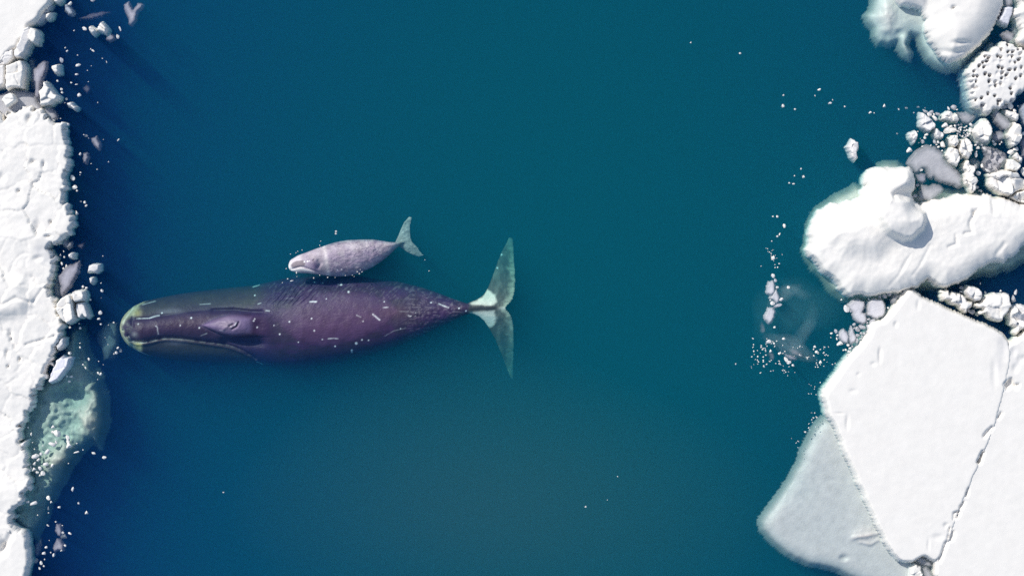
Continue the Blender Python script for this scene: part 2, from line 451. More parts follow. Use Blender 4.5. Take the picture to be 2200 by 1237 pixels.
def adult_bump(px, py, co):
    h = np.zeros(px.shape)
    up = np.interp(px, [p[0] for p in UP_CREASE[2:]], [p[1] for p in UP_CREASE[2:]])
    lo = np.interp(px, [272, 302, 336, 370, 416, 484, 540, 600], [733, 735, 727.5, 726, 731, 735, 737, 740])
    mid, hw = (up + lo) / 2, (lo - up) / 2
    u = np.abs(py - mid) / hw
    env = sstep(262, 290, px) * (1 - sstep(470, 640, px))
    rost = np.clip(1 - u ** 2, 0, 1) ** 0.8 * (1 + 0.08 * fbm(px / 8, py / 8, 77))
    h += 0.19 * rost * env
    h -= 0.05 * (1 - 0.7 * sstep(335, 380, px)) * np.exp(-(pdist(px, py, UP_CREASE) / 3.0) ** 2) + 0.10 * np.exp(-(pdist(px, py, LO_CREASE) / 3.0) ** 2)
    # lip margin stands proud just outside the lower crease
    h += 0.07 * np.exp(-((pdist(px, py + 0, [(x, y + 5) for x, y in LO_CREASE])) / 4.0) ** 2)
    # blowhole mound, pointed in front
    f = np.where(px < 505, (505 - px) / 72.0, (px - 505) / 60.0)
    w = np.where(px < 505, 25 * np.clip(1 - f ** 1.6, 0.02, 1), 25)
    lat = np.clip(1 - np.abs((py - 699) / w) ** 2.4, 0, 1)
    q = np.where(px < 505, np.sqrt(np.clip(1 - f ** 2, 0, 1) * lat), np.sqrt(lat) * (1 - sstep(505, 595, px)))
    h += 0.36 * q
    h -= 0.10 * np.exp(-(((px - 552) / 14.0) ** 2 + ((py - 701) / 15.0) ** 2))
    h -= 0.09 * np.exp(-(pdist(px, py, [(500, 706), (510, 701), (514, 692)]) / 2.0) ** 2) + 0.07 * np.exp(-(pdist(px, py, [(494, 700), (502, 696)]) / 2.0) ** 2)
    h += 0.03 * np.exp(-(pdist(px, py, [(470, 690), (485, 691), (492, 700), (480, 708)]) / 3.0) ** 2)
    # dark groove between the mound and the upper lip
    h -= 0.09 * np.exp(-(pdist(px, py, [(455, 668), (500, 666), (540, 671), (560, 671)]) / 5.0) ** 2)
    h -= 0.12 * np.exp(-(pdist(px, py, [(480, 733), (520, 737), (560, 738)]) / 9.0) ** 2)
    # wrinkled flanks
    wr = sstep(540, 600, px) * (1 - sstep(640, 700, px)) * (1 - sstep(640, 660, py))
    h += 0.025 * wr * np.sin((px * 0.9 + py * 0.8) * 0.55 + 3 * fbm(px / 22, py / 22, 5))
    tail = sstep(860, 900, px) * (1 - sstep(990, 1005, px))
    h += 0.03 * tail * fbm(px / 7, py / 5, 8, 3)
    h += 0.012 * fbm(px / 16, py / 16, 9, 3) * sstep(560, 640, px)
    return h

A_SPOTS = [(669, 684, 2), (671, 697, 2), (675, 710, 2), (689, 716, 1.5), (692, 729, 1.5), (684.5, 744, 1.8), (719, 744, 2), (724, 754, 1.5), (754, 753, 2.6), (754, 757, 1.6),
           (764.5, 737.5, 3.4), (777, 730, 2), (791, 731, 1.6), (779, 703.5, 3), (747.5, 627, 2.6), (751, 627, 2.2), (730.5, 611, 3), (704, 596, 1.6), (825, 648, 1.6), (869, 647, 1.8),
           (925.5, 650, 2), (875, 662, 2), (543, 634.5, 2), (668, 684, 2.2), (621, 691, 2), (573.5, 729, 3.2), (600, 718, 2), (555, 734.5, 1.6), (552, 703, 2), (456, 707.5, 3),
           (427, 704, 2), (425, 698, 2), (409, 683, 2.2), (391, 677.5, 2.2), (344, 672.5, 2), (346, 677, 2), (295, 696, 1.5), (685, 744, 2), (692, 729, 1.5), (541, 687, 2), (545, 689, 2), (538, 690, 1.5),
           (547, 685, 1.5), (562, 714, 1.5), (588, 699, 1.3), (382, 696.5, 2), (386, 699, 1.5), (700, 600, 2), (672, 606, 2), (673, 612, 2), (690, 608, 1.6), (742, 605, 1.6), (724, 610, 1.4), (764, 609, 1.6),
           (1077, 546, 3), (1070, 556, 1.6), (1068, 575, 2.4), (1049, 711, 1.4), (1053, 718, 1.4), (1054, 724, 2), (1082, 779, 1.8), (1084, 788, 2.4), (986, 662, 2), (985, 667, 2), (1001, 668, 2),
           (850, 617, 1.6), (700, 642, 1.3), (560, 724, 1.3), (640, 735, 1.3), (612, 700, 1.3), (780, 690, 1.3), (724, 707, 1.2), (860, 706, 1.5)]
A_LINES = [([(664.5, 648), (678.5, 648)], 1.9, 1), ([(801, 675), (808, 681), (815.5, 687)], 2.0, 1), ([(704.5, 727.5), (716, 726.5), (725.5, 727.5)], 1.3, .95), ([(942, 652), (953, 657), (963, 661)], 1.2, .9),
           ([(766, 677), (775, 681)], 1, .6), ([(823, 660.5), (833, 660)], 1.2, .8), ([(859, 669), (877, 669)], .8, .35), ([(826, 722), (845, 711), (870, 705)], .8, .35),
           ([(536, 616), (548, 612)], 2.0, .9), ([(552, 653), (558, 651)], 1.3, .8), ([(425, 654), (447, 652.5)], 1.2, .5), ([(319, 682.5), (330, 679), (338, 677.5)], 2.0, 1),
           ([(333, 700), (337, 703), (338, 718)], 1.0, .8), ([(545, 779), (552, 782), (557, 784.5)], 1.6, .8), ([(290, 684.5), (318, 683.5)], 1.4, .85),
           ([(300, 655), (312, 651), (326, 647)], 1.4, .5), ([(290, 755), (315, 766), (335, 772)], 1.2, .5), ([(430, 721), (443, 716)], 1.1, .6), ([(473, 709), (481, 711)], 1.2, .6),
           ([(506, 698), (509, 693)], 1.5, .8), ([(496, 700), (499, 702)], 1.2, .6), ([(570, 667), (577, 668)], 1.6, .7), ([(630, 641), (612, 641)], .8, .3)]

def adult_pigment(px, py, co, nr):
    c = np.tile(np.array((0.052, 0.026, 0.084)), (len(px), 1))
    c = mix(c, (0.078, 0.036, 0.088), sstep(0, 0.4, fbm(px / 60, py / 40, 3)) * 0.5 * sstep(560, 680, px))
    c = mix(c, (0.046, 0.028, 0.062), (1 - sstep(400, 640, px)) * 0.8)
    n = fbm(px / 9, py / 9, 4)
    # dry skin on the highest part of the back, wet scuffed skin round it
    dry = sdist(px, py, [(632, 655), (655, 638), (690, 630), (740, 628), (790, 633), (830, 646), (850, 668), (822, 700), (765, 728), (690, 742), (640, 728), (604, 700), (600, 680)])
    c = mix(c, (0.092, 0.050, 0.118), 0.55 * sstep(-4, 6, dry + 9 * fbm(px / 18, py / 18, 51)))
    c = mix(c, (0.028, 0.028, 0.050), 0.6 * sstep(2, -8, dry) * sstep(560, 600, px) * (1 - sstep(880, 950, px)) * sstep(0.35, -0.25, fbm(px / 26, py / 9, 52)))
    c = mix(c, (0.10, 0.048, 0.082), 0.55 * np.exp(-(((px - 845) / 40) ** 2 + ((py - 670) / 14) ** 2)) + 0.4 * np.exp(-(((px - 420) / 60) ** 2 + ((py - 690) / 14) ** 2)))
    # olive grey lips
    up = np.interp(px, [p[0] for p in UP_CREASE[2:]] + [600], [p[1] for p in UP_CREASE[2:]] + [630])
    lo = np.interp(px, [p[0] for p in LO_CREASE[1:]] + [560], [p[1] for p in LO_CREASE[1:]] + [790])
    lip = np.maximum(sstep(-6, 20, up - py + 6 * n) * (1 - sstep(535, 600, px)), sstep(-2, 12, py - lo + 3 * n) * (1 - sstep(520, 560, px)))
    c = mix(c, np.array((0.072, 0.065, 0.060)), np.clip(lip, 0, 1) * (0.85 + 0.25 * fbm(px / 30, py / 12, 61)))
    # white chin and the front of the lower jaw
    d_front = sdist(px, py, [(246, 700), (255, 672), (275, 650), (300, 640), (309, 646), (294, 662), (284, 680), (270, 686), (263, 698), (262, 712), (266, 724), (281, 735), (300, 737), (305, 742), (298, 756), (288, 762), (262, 745), (249, 720)])
    chin = sstep(-3, 6, d_front + 6 * n)
    c = mix(c, (0.50, 0.46, 0.30), chin * (0.85 + 0.4 * fbm(px / 5, py / 5, 46)))
    c = mix(c, (0.85, 0.83, 0.70), 0.8 * chin * sstep(3, 0, np.abs(px - np.interp(py, [665, 690, 705, 725, 745], [273, 257, 255, 258, 275]) - 5)) * 0.7)
    c = mix(c, (0.62, 0.50, 0.16), np.exp(-(((px - 293) / 7) ** 2 + ((py - 743) / 7) ** 2)) * 0.8 + np.exp(-(((px - 291) / 9) ** 2 + ((py - 673) / 7) ** 2)) * 0.5)
    c = mix(c, (0.10, 0.10, 0.10), sstep(0.1, 0.5, fbm(px / 6, py / 6, 44)) * np.exp(-(((px - 272) / 10) ** 2 + ((py - 706) / 16) ** 2)))
    c = mix(c, (0.30, 0.29, 0.30), np.exp(-(((px - 287) / 7) ** 2 + ((py - 719) / 6) ** 2)) * 0.7)
    # pale rim of the lower lip
    rim = np.exp(-(pdist(px, py, [(x, y + 1.5) for x, y in LO_CREASE]) / 1.7) ** 2) * np.interp(px, [280, 360, 400, 545], [0.95, 0.7, 0.3, 0.15])
    c = mix(c, (0.80, 0.78, 0.72), rim * np.clip(0.6 + 1.1 * fbm(px / 5, py / 5, 57), 0, 1))
    c = mix(c, (0.17, 0.15, 0.18), np.exp(-(((px - 372) / 24) ** 2 + ((py - 737) / 6) ** 2)) * 0.8 + np.exp(-(((px - 360) / 26) ** 2 + ((py - 669) / 6) ** 2)) * 0.8)
    # blowhole mound
    mound = sstep(-4, 10, sdist(px, py, [(425, 700), (450, 685), (480, 676), (510, 675), (540, 680), (545, 700), (540, 718), (500, 724), (465, 718)]))
    c = mix(c, (0.17, 0.13, 0.25), mound * 0.85)
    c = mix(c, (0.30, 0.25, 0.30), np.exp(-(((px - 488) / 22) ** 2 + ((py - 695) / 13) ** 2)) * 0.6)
    # white wrist of the tail, pale trailing edges of the flukes
    fl = sstep(1002, 1012, px + 3 * n)
    c = mix(c, np.array((0.10, 0.105, 0.095)), fl)
    c = mix(c, (0.20, 0.21, 0.18), fl * sstep(-0.1, 0.5, fbm(px / 7, py / 16, 48)) * 0.7)
    te = np.interp(py, [l[1] for l in AF], [l[2] for l in AF])
    le = np.interp(py, [l[1] for l in AF], [l[0] for l in AF])
    c = mix(c, (0.52, 0.55, 0.42), fl * sstep(22, 2, te - px + 9 * n) * (0.75 + 0.6 * fbm(px / 9, py / 4, 49)))
    c = mix(c, (0.32, 0.34, 0.30), fl * sstep(540, 510, py) + fl * sstep(790, 815, py))
    wr = sstep(-3, 5, sdist(px, py, [(996, 652), (1020, 648), (1036, 636), (1047, 622), (1064, 632), (1069, 648), (1062, 657), (1012, 657)]) + 4 * n)
    wr = np.maximum(wr, sstep(-3, 5, sdist(px, py, [(1000, 671), (1022, 667), (1062, 667), (1067, 682), (1062, 700), (1048, 704), (1038, 692), (1020, 678)]) + 4 * n))
    c = mix(c, (0.85, 0.80, 0.68), wr * fl)
    c = mix(c, (0.80, 0.78, 0.66), fl * np.exp(-((py - 662 - (px - 1070) * 0.02) / 3.2) ** 2) * sstep(1058, 1072, px) * 0.8)
    stock = np.exp(-((py - np.interp(px, [995, 1030, 1080], [661, 661.5, 661])) / np.interp(px, [995, 1040, 1085], [10, 5, 3.5])) ** 4) * (1 - sstep(1062, 1082, px))
    c = mix(c, (0.05, 0.05, 0.05), fl * stock)
    c = mix(c, (0.05, 0.035, 0.07), sstep(965, 985, px) * (1 - fl) * 0.7)
    # scuffed skin: pale scratches on the tail stock and the flank behind the head
    scr = sstep(0.15, 0.5, fbm(px / 5 + 3 * fbm(px / 20, py / 20, 7), py / 2.5, 12, 3))
    c = mix(c, (0.24, 0.20, 0.24), scr * sstep(840, 900, px) * (1 - sstep(985, 1000, px)) * 0.55)
    scr2 = sstep(0.2, 0.5, fbm((px + py) / 3.2, (px - py) / 14, 15, 3))
    c = mix(c, (0.22, 0.19, 0.23), scr2 * sstep(530, 570, px) * (1 - sstep(900, 960, px)) * sstep(668, 620, py) * 0.45)
    c = mix(c, (0.75, 0.73, 0.74), sstep(0.15, 0.3, fbm(px / 3.5, py / 3.5, 18)) * np.exp(-(((px - 886) / 10) ** 2 + ((py - 675) / 6) ** 2) ** 2))
    c = mix(c, (0.85, 0.85, 0.87), strokes(px, py, A_LINES) * np.clip(0.85 + 0.7 * fbm(px / 4, py / 4, 47), 0, 1))  # pale streaks; those at the two flank edges are painted glints
    c = mix(c, (0.92, 0.92, 0.95), spots(px, py, A_SPOTS[::2] + A_SPOTS[9:12], 0.9))  # white flecks; the cluster behind the mound is glints painted on
    c = mix(c, (0.012, 0.008, 0.02), strokes(px, py, [([(501, 705), (508, 701), (511, 694)], 1.2, .8), ([(494, 700), (500, 697)], 1.1, .7)]))
    return c

skin = skin_material("dark_whale_skin", 7.0, 0.45, 0.16)
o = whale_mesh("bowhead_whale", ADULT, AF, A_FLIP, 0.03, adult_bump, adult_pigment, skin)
tag(o, "large dark purple bowhead whale with white chin and pale tail stock, floating at the surface", "whale")

CALF = [(619.5, 568, 575, 571.0, -0.05, 0.06), (622, 560, 580, 570.0, 0.02, 0.15), (626, 556.5, 582.5, 570.0, 0.06, 0.22), (640, 548, 586, 568.0, 0.14, 0.33),
        (660, 541, 587, 564.0, 0.24, 0.43), (676, 535, 588.5, 562.0, 0.33, 0.5), (700, 526, 592, 555.7, 0.26, 0.61), (720, 519.5, 594, 549.5, 0.26, 0.74),
        (745, 515, 593, 542.3, 0.27, 0.84), (770, 514, 587, 539.9, 0.27, 0.81), (800, 514, 573, 536.4, 0.2, 0.68), (820, 517, 560, 533.1, 0.1, 0.51),
        (835, 519.5, 548, 529.6, -0.01, 0.38), (848, 520, 535, 524.9, -0.16, 0.27), (858, 519, 526.5, 521.8, -0.34, 0.16), (868, 518, 523, 519.4, -0.46, 0.11)]
CF = [(877, 464.5, 884, 466, -.5, .05), (866, 477, 880.5, 480, -.49, .08), (860, 490, 880, 496, -.47, .10), (855, 503, 881.5, 511, -.45, .12), (850, 514, 884, 518, -.42, .14),
      (847, 521, 887, 522, -.42, .15), (853, 527, 893, 527, -.43, .14), (863, 534, 898, 533, -.46, .12), (873, 541, 902, 540, -.49, .10), (886, 547.5, 906, 545, -.52, .07), (898, 550.5, 910.5, 547.5, -.54, .05)]
CF = [(a, b, c, d, z - 0.12, t) for a, b, c, d, z, t in CF]
C_FLIP = [[(700, 580, 726, 580, -.6, .12), (702, 586, 732, 588, -.8, .12), (712, 590, 738, 592, -1.0, .08), (726, 593, 742, 594, -1.2, .05)],
          [(700, 540, 726, 536, -.6, .12), (702, 532, 732, 530, -.8, .12), (712, 528, 738, 524, -1.0, .08), (726, 524, 742, 522, -1.2, .05)]]
C_LIP = [(623, 571), (626, 578), (634, 576.5), (645, 573.5), (655, 574), (665, 578), (681, 583.5), (692, 586)]
C_LIP_UP = [(623, 568), (626, 563), (632, 559.5), (642, 556.5), (652, 553), (664, 547)]

def calf_bump(px, py, co):
    h = -0.05 * np.exp(-(pdist(px, py, C_LIP) / 2.0) ** 2) - 0.03 * np.exp(-(pdist(px, py, C_LIP_UP) / 1.8) ** 2)
    h += 0.05 * np.exp(-(((px - 675) / 12) ** 2 + ((py - 561) / 9) ** 2))
    h -= 0.03 * np.exp(-(pdist(px, py, [(673, 560.5), (676, 557.5)]) / 1.6) ** 2)
    h -= 0.05 * np.exp(-(pdist(px, py, [(684, 575), (690, 566), (686, 560)]) / 3.5) ** 2)
    h += 0.022 * fbm(px / 7 + fbm(px / 15, py / 15, 2), py / 4.5, 6, 3) * sstep(690, 720, px)
    h += 0.03 * fbm(px / 5, py / 4, 7, 3) * np.exp(-(((px - 795) / 26) ** 2 + ((py - 532) / 20) ** 2))
    return h

def calf_pigment(px, py, co, nr):
    n = fbm(px / 8, py / 6, 4)
    c = np.tile(np.array((0.365, 0.305, 0.39)), (len(px), 1))
    c = mix(c, (0.50, 0.46, 0.48), sstep(548, 525, py + 8 * n) * 0.8)
    c = mix(c, (0.27, 0.22, 0.31), sstep(-0.1, 0.4, fbm(px / 16, py / 11, 30)) * 0.7)
    c = mix(c, (0.46, 0.42, 0.46), sstep(0.0, 0.4, fbm(px / 9, py / 7, 31)) * 0.6)
    c = mix(c, (0.66, 0.60, 0.61), np.exp(-((px - np.interp(py, [530, 545, 590], [695, 700, 705])) / 5.0) ** 2) * 0.95)
    c = mix(c, (0.56, 0.50, 0.52), sstep(-2, 4, sdist(px, py, [(655, 545), (690, 530), (700, 545), (700, 588), (686, 584), (684, 560), (668, 556)])) * 0.5)
    # dark plate on the snout between white lips
    c = mix(c, (0.66, 0.60, 0.63), sstep(660, 640, px))
    c = mix(c, (0.92, 0.90, 0.86), np.exp(-((pdist(px, py, [(621, 568), (622, 574), (627, 581.5), (638, 581), (647, 578), (660, 581), (676, 586)])) / 3.0) ** 2) * sstep(690, 650, px))
    c = mix(c, (0.20, 0.165, 0.19), sstep(-1, 1.5, sdist(px, py, [(625, 569), (629, 564), (637, 560.5), (651, 558.5), (657, 561), (658, 566), (655, 571), (645, 573), (634, 575), (627, 574)])) * 0.9)
    c = mix(c, (0.14, 0.09, 0.20), np.exp(-(((px - 680) / 8) ** 2 + ((py - 572) / 8) ** 2)) * 0.7)
    c = mix(c, (0.03, 0.02, 0.04), strokes(px, py, [([(673.5, 560.5), (676, 557.5)], 1.2, .9), ([(674, 562), (676.5, 562)], 1.0, .7)]))
    c = mix(c, (0.95, 0.95, 0.95), spots(px, py, [(655, 562.5, 2.0), (662, 561.5, 2.2), (666, 561, 1.4), (725, 580, 1.5), (734, 579, 1.5), (745, 574, 1.3), (787, 517, 1.4)]))  # white flecks, with two painted glints just ahead of the blowholes
    c = mix(c, (0.22, 0.17, 0.24), strokes(px, py, [([(686, 551), (697, 550)], .8, .6), ([(686, 561), (696, 561)], .8, .6), ([(709, 527), (722, 521)], .8, .5), ([(764, 521), (768, 522)], 1.4, .6)]))
    dk = sstep(0.1, 0.4, fbm(px / 4.5, py / 3.5, 33, 3)) * np.exp(-(((px - 795) / 28) ** 2 + ((py - 532) / 16) ** 2))
    c = mix(c, (0.14, 0.12, 0.20), dk * 0.75)
    c = mix(c, (0.24, 0.19, 0.28), sstep(0.2, 0.5, fbm(px / 6, py / 2.4, 35, 3)) * sstep(690, 720, px) * 0.5)
    c = mix(c, (0.30, 0.34, 0.33), sstep(838, 858, px))
    c = mix(c, (0.50, 0.53, 0.50), sstep(845, 858, px) * sstep(-0.1, 0.5, n) * 0.7)
    c = mix(c, (0.80, 0.8, 0.72), np.exp(-((pdist(px, py, [(884, 466), (878, 468)])) / 3) ** 2) * 0.6)
    return c

calf_skin = skin_material("pale_calf_skin", 16.0, 0.5, 0.2)
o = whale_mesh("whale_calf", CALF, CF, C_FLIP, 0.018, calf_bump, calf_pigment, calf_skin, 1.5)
tag(o, "small pale mauve whale calf swimming close along the big whale's back", "whale")

# ------------------------------------------------------------------ the big floes and bergs
def ledge(parent, px_poly, depth, base, clear=(0.05, 0.95, 0.45), shrink=0.08, rough=0.12, slope=0.0, name="submerged_ledge", jagged=0.14, feats=(), round_w=0.5, margin=0.12):
    o = floe(name, px_poly, None, None, fb=depth, cell=0.055, round_w=round_w, rough=rough, base=base, zbase=-2 * depth, under=1.5,
             margin=max(margin, 0.3), shrink=shrink, minlen=0.35, jagged=jagged, parent=parent, mat=WET, feats=feats, wall=0.2, tilt=(slope, 0), clear=clear)
    return o

left_main = floe("ice_floe", [(-160, 250), (10, 258), (30, 241), (55, 229), (66, 227), (90, 236), (98, 243), (110, 262), (122, 264), (137, 262), (140, 280), (139, 300), (147, 322), (149, 345), (146, 358), (138, 366),
    (141, 392), (143, 405), (135, 420), (134, 428), (146, 440), (150, 452), (155, 470), (157, 480), (159, 484), (150, 497), (138, 508), (130, 516), (112, 524), (100, 532), (112, 545), (122, 556), (118, 572), (110, 583),
    (105, 600), (98, 618), (104, 630), (112, 640), (118, 652), (122, 672), (130, 690), (132, 705), (129, 722), (120, 742), (112, 760), (108, 785), (100, 810), (85, 838), (68, 868), (64, 880),
    (52, 892), (38, 915), (40, 945), (48, 965), (54, 990), (58, 1015), (62, 1038), (64, 1048), (44, 1066), (36, 1085), (33, 1110), (30, 1140), (-160, 1140)],
    "long snow covered ice floe along the left edge with a jagged lumpy rim", "ice floe", soft=0.5, wall=0.95, top=0.3, minlen=0.09, margin=0.03, wr=0.9, fb=0.42, cell=0.05, round_w=0.06, rough=0.035, blocks=0.035, block_size=1.1, jagged=0.4,
    feats=[('poly', [(-200, 830), (160, 830), (160, 1060), (-200, 1060)], -0.12, 1.2), ('bump', 75, 350, 14, 10, -0.35), ('bump', 98, 355, 7, 16, -0.3), ('bump', 45, 412, 8, 8, -0.35), ('bump', 85, 490, 14, 22, -0.25), ('bump', 108, 508, 12, 6, -0.4), ('bump', 113, 478, 5, 7, -0.35),
           ('bump', 85, 555, 14, 10, -0.2), ('bump', 26, 718, 8, 14, -0.2), ('bump', 28, 730, 4, 8, -0.3), ('bump', 46, 771, 4, 8, -0.3), ('bump', 20, 760, 7, 16, -0.2), ('bump', 22, 786, 4, 5, -0.3),
           ('poly', [(-20, 700), (60, 680), (80, 640), (60, 590), (-20, 560)], 0.2, 0.5),
           ('bump', 68, 258, 10, 12, -0.3), ('wet', [(78, 530), (112, 524), (128, 545), (118, 572), (88, 562)], 0.35, 0.2),
           ('line', [(10, 655), (40, 640), (75, 650), (95, 620)], 6, -0.12), ('line', [(60, 740), (95, 730), (120, 722)], 5, -0.15), ('bump', 8, 382, 12, 14, -0.18), ('bump', 65, 600, 30, 18, -0.12)])
tri_l = [(140, 706), (158, 700), (170, 704), (176, 730), (184, 760), (197, 792), (212, 815), (221, 848), (222, 890), (217, 935), (207, 970), (198, 962), (190, 955), (176, 968), (160, 988), (146, 1003), (132, 1036), (112, 1070),
         (96, 1105), (80, 1140), (68, 1172), (40, 1150), (0, 1120), (0, 900), (60, 820), (110, 770)]
ledge(left_main, tri_l, 0.45, (0.50, 0.57, 0.49), (0.30, 0.86, 0.6), rough=0.40, shrink=0.12, feats=[('bump', 190, 905, 40, 60, 0.55), ('bump', 120, 985, 60, 50, 0.5), ('bump', 150, 1010, 30, 40, 0.35), ('bump', 150, 850, 50, 40, -0.45), ('bump', 80, 1090, 40, 60, -0.1),
      ('bump', 165, 750, 14, 60, -0.25), ('line', [(195, 830), (215, 880), (205, 950)], 14, 0.35)])

floe("ice_floe", [(-160, -160), (114, -160), (114, -20), (110, 2), (100, 18), (86, 33), (74, 48), (68, 52), (56, 68), (48, 85), (38, 103), (22, 112), (8, 128), (-6, 142), (-160, 142)],
     "smooth white ice floe filling the top left corner", "ice floe", top=0.3, wall=0.9, margin=0.03, fb=0.42, round_w=0.1, rough=0.02)
floe("ice_floe", [(-160, 1124), (20, 1125), (38, 1136), (52, 1140), (58, 1155), (62, 1185), (64, 1205), (58, 1230), (50, 1290), (45, 1390), (-160, 1390)],
     "rounded white ice floe in the bottom left corner", "ice floe", top=0.3, wall=0.9, margin=0.03, fb=0.45, round_w=0.1, rough=0.03, jagged=0.08, feats=[('bump', 12, 1170, 14, 26, -0.22), ('line', [(0, 1185), (18, 1165), (28, 1145)], 12, -0.1)])

slab = floe("ice_floe", [(1945, 620), (1960, 622), (1978, 636), (2010, 650), (2060, 672), (2085, 684), (2110, 693), (2135, 705), (2152, 716), (2166, 732), (2170, 765), (2164, 805), (2154, 850), (2143, 890), (2131, 928), (2120, 958),
    (2106, 990), (2091, 1022), (2078, 1054), (2063, 1090), (2050, 1128), (2036, 1166), (2022, 1192), (2006, 1206), (1992, 1200), (1982, 1194), (1970, 1200), (1960, 1207), (1942, 1207), (1928, 1203), (1914, 1190), (1902, 1172), (1890, 1146), (1878, 1125), (1868, 1100), (1858, 1078),
    (1848, 1052), (1836, 1030), (1826, 1005), (1816, 985), (1806, 962), (1800, 940), (1792, 920), (1780, 900), (1773, 885), (1771, 870), (1766, 850), (1769, 838), (1776, 830), (1786, 816), (1800, 798), (1815, 775), (1832, 755), (1848, 738), (1862, 720), (1866, 702), (1880, 690),
    (1893, 688), (1905, 676), (1918, 660), (1932, 640)],
    "huge flat white ice slab with a straight left edge over a pale submerged shelf", "ice slab", soft=0.3, fb=0.5, cell=0.05, wr=2.2, minlen=0.2, round_w=0.2, wall=0.85, rough=0.010, jagged=0.06,
    feats=[('bump', 1920, 696, 6, 9, -0.2), ('bump', 1886, 762, 5, 22, -0.2), ('bump', 1872, 780, 10, 8, -0.14), ('bump', 1840, 803, 6, 6, -0.14), ('bump', 1828, 838, 12, 6, -0.1), ('bump', 1816, 904, 6, 22, -0.15), ('bump', 1968, 655, 6, 14, -0.15), ('bump', 1800, 886, 16, 3, -0.1),
           ('poly', [(2150, 822), (2168, 808), (2176, 822), (2188, 822), (2180, 838), (2166, 832), (2156, 838)], -0.42, 0.10), ('line', [(2146, 886), (2140, 896)], 5, -0.45), ('line', [(2126, 915), (2110, 934)], 6, -0.45), ('poly', [(2105, 962), (2110, 970), (2100, 996), (2092, 992)], -0.5, 0.08),
            ('line', [(2075, 1045), (2071, 1062)], 3.5, -0.45), ('line', [(2066, 1075), (2058, 1086)], 5, -0.45), ('line', [(2055, 1095), (2045, 1098), (2044, 1112)], 3.5, -0.45), ('line', [(2056, 1098), (2050, 1112)], 3, -0.4), ('line', [(2036, 1130), (2030, 1158)], 4, -0.4), ('line', [(2043, 1140), (2038, 1156)], 5, -0.4),
            ('line', [(2028, 1162), (2020, 1182), (2013, 1202)], 6, -0.4), ('wet', [(2130, 715), (2150, 720), (2164, 738), (2155, 770), (2142, 800), (2132, 780), (2138, 745)], 0.45, 0.35), ('bump', 2150, 750, 20, 35, -0.14), ('bump', 2130, 800, 10, 40, -0.1), ('line', [(2143, 890), (2110, 985), (2085, 1050)], 14, -0.05, 1), ('bump', 2028, 1125, 8, 8, -0.2),
           ('bump', 2010, 1150, 16, 10, -0.12), ('bump', 1990, 1165, 4, 20, -0.1)])
ledge(slab, [(1772, 898), (1758, 912), (1742, 940), (1728, 965), (1716, 1000), (1700, 1030), (1685, 1052), (1664, 1080), (1645, 1105), (1636, 1122), (1638, 1140), (1655, 1160), (1680, 1182), (1710, 1203), (1740, 1216), (1775, 1222), (1805, 1230), (1850, 1252), (1920, 1280), (2010, 1290), (2010, 1150), (1900, 1000), (1840, 900)],
      0.22, (0.67, 0.62, 0.595), (0.45, 0.97, 0.26), rough=0.02, jagged=0.05, round_w=0.5, margin=0.1, feats=[('bump', 1860, 1150, 40, 24, 0.1), ('line', [(1835, 1155), (1865, 1150), (1890, 1145)], 8, 0.07), ('line', [(1850, 1165), (1872, 1170), (1888, 1160)], 7, 0.06), ('bump', 1815, 1200, 14, 10, -0.1), ('bump', 1720, 1040, 60, 80, -0.05)])

floe("ice_floe", [(2168, 733), (2178, 731), (2189, 724), (2200, 712), (2240, 690), (2330, 690), (2330, 1390), (2000, 1390), (2004, 1260), (2008, 1237), (2005, 1212), (2002, 1200), (2010, 1178), (2023, 1128), (2035, 1092), (2050, 1056), (2063, 1024), (2078, 996), (2092, 958), (2104, 930),
    (2117, 892), (2128, 852), (2138, 808), (2143, 770)],
     "white ice floe pressed against the huge slab along a dark broken crack", "ice floe", soft=0.32, fb=0.47, cell=0.06, round_w=0.08, rough=0.012, jagged=0.2,
     feats=[('poly', [(2150, 822), (2168, 808), (2176, 822), (2188, 822), (2180, 838), (2166, 832), (2156, 838)], -0.25, 0.10), ('line', [(2146, 886), (2140, 896)], 5, -0.45), ('line', [(2126, 915), (2110, 934)], 6, -0.45), ('poly', [(2105, 962), (2110, 970), (2100, 996), (2092, 992)], -0.5, 0.08),
            ('line', [(2075, 1045), (2071, 1062)], 3.5, -0.45), ('line', [(2066, 1075), (2058, 1086)], 5, -0.45), ('line', [(2055, 1095), (2045, 1098), (2044, 1112)], 3.5, -0.45), ('line', [(2056, 1098), (2050, 1112)], 3, -0.4), ('line', [(2036, 1130), (2030, 1158)], 4, -0.4), ('line', [(2043, 1140), (2038, 1156)], 5, -0.4),
            ('line', [(2028, 1162), (2020, 1182), (2013, 1202)], 6, -0.4), ('bump', 2034, 1120, 6, 10, -0.3), ('wet', [(2168, 735), (2190, 735), (2186, 800), (2165, 800)], 0.22, 0.3), ('bump', 2172, 755, 9, 14, -0.15), ('bump', 2176, 790, 10, 12, -0.15), ('bump', 2186, 770, 8, 14, -0.12), ('bump', 2195, 768, 8, 12, -0.2)])

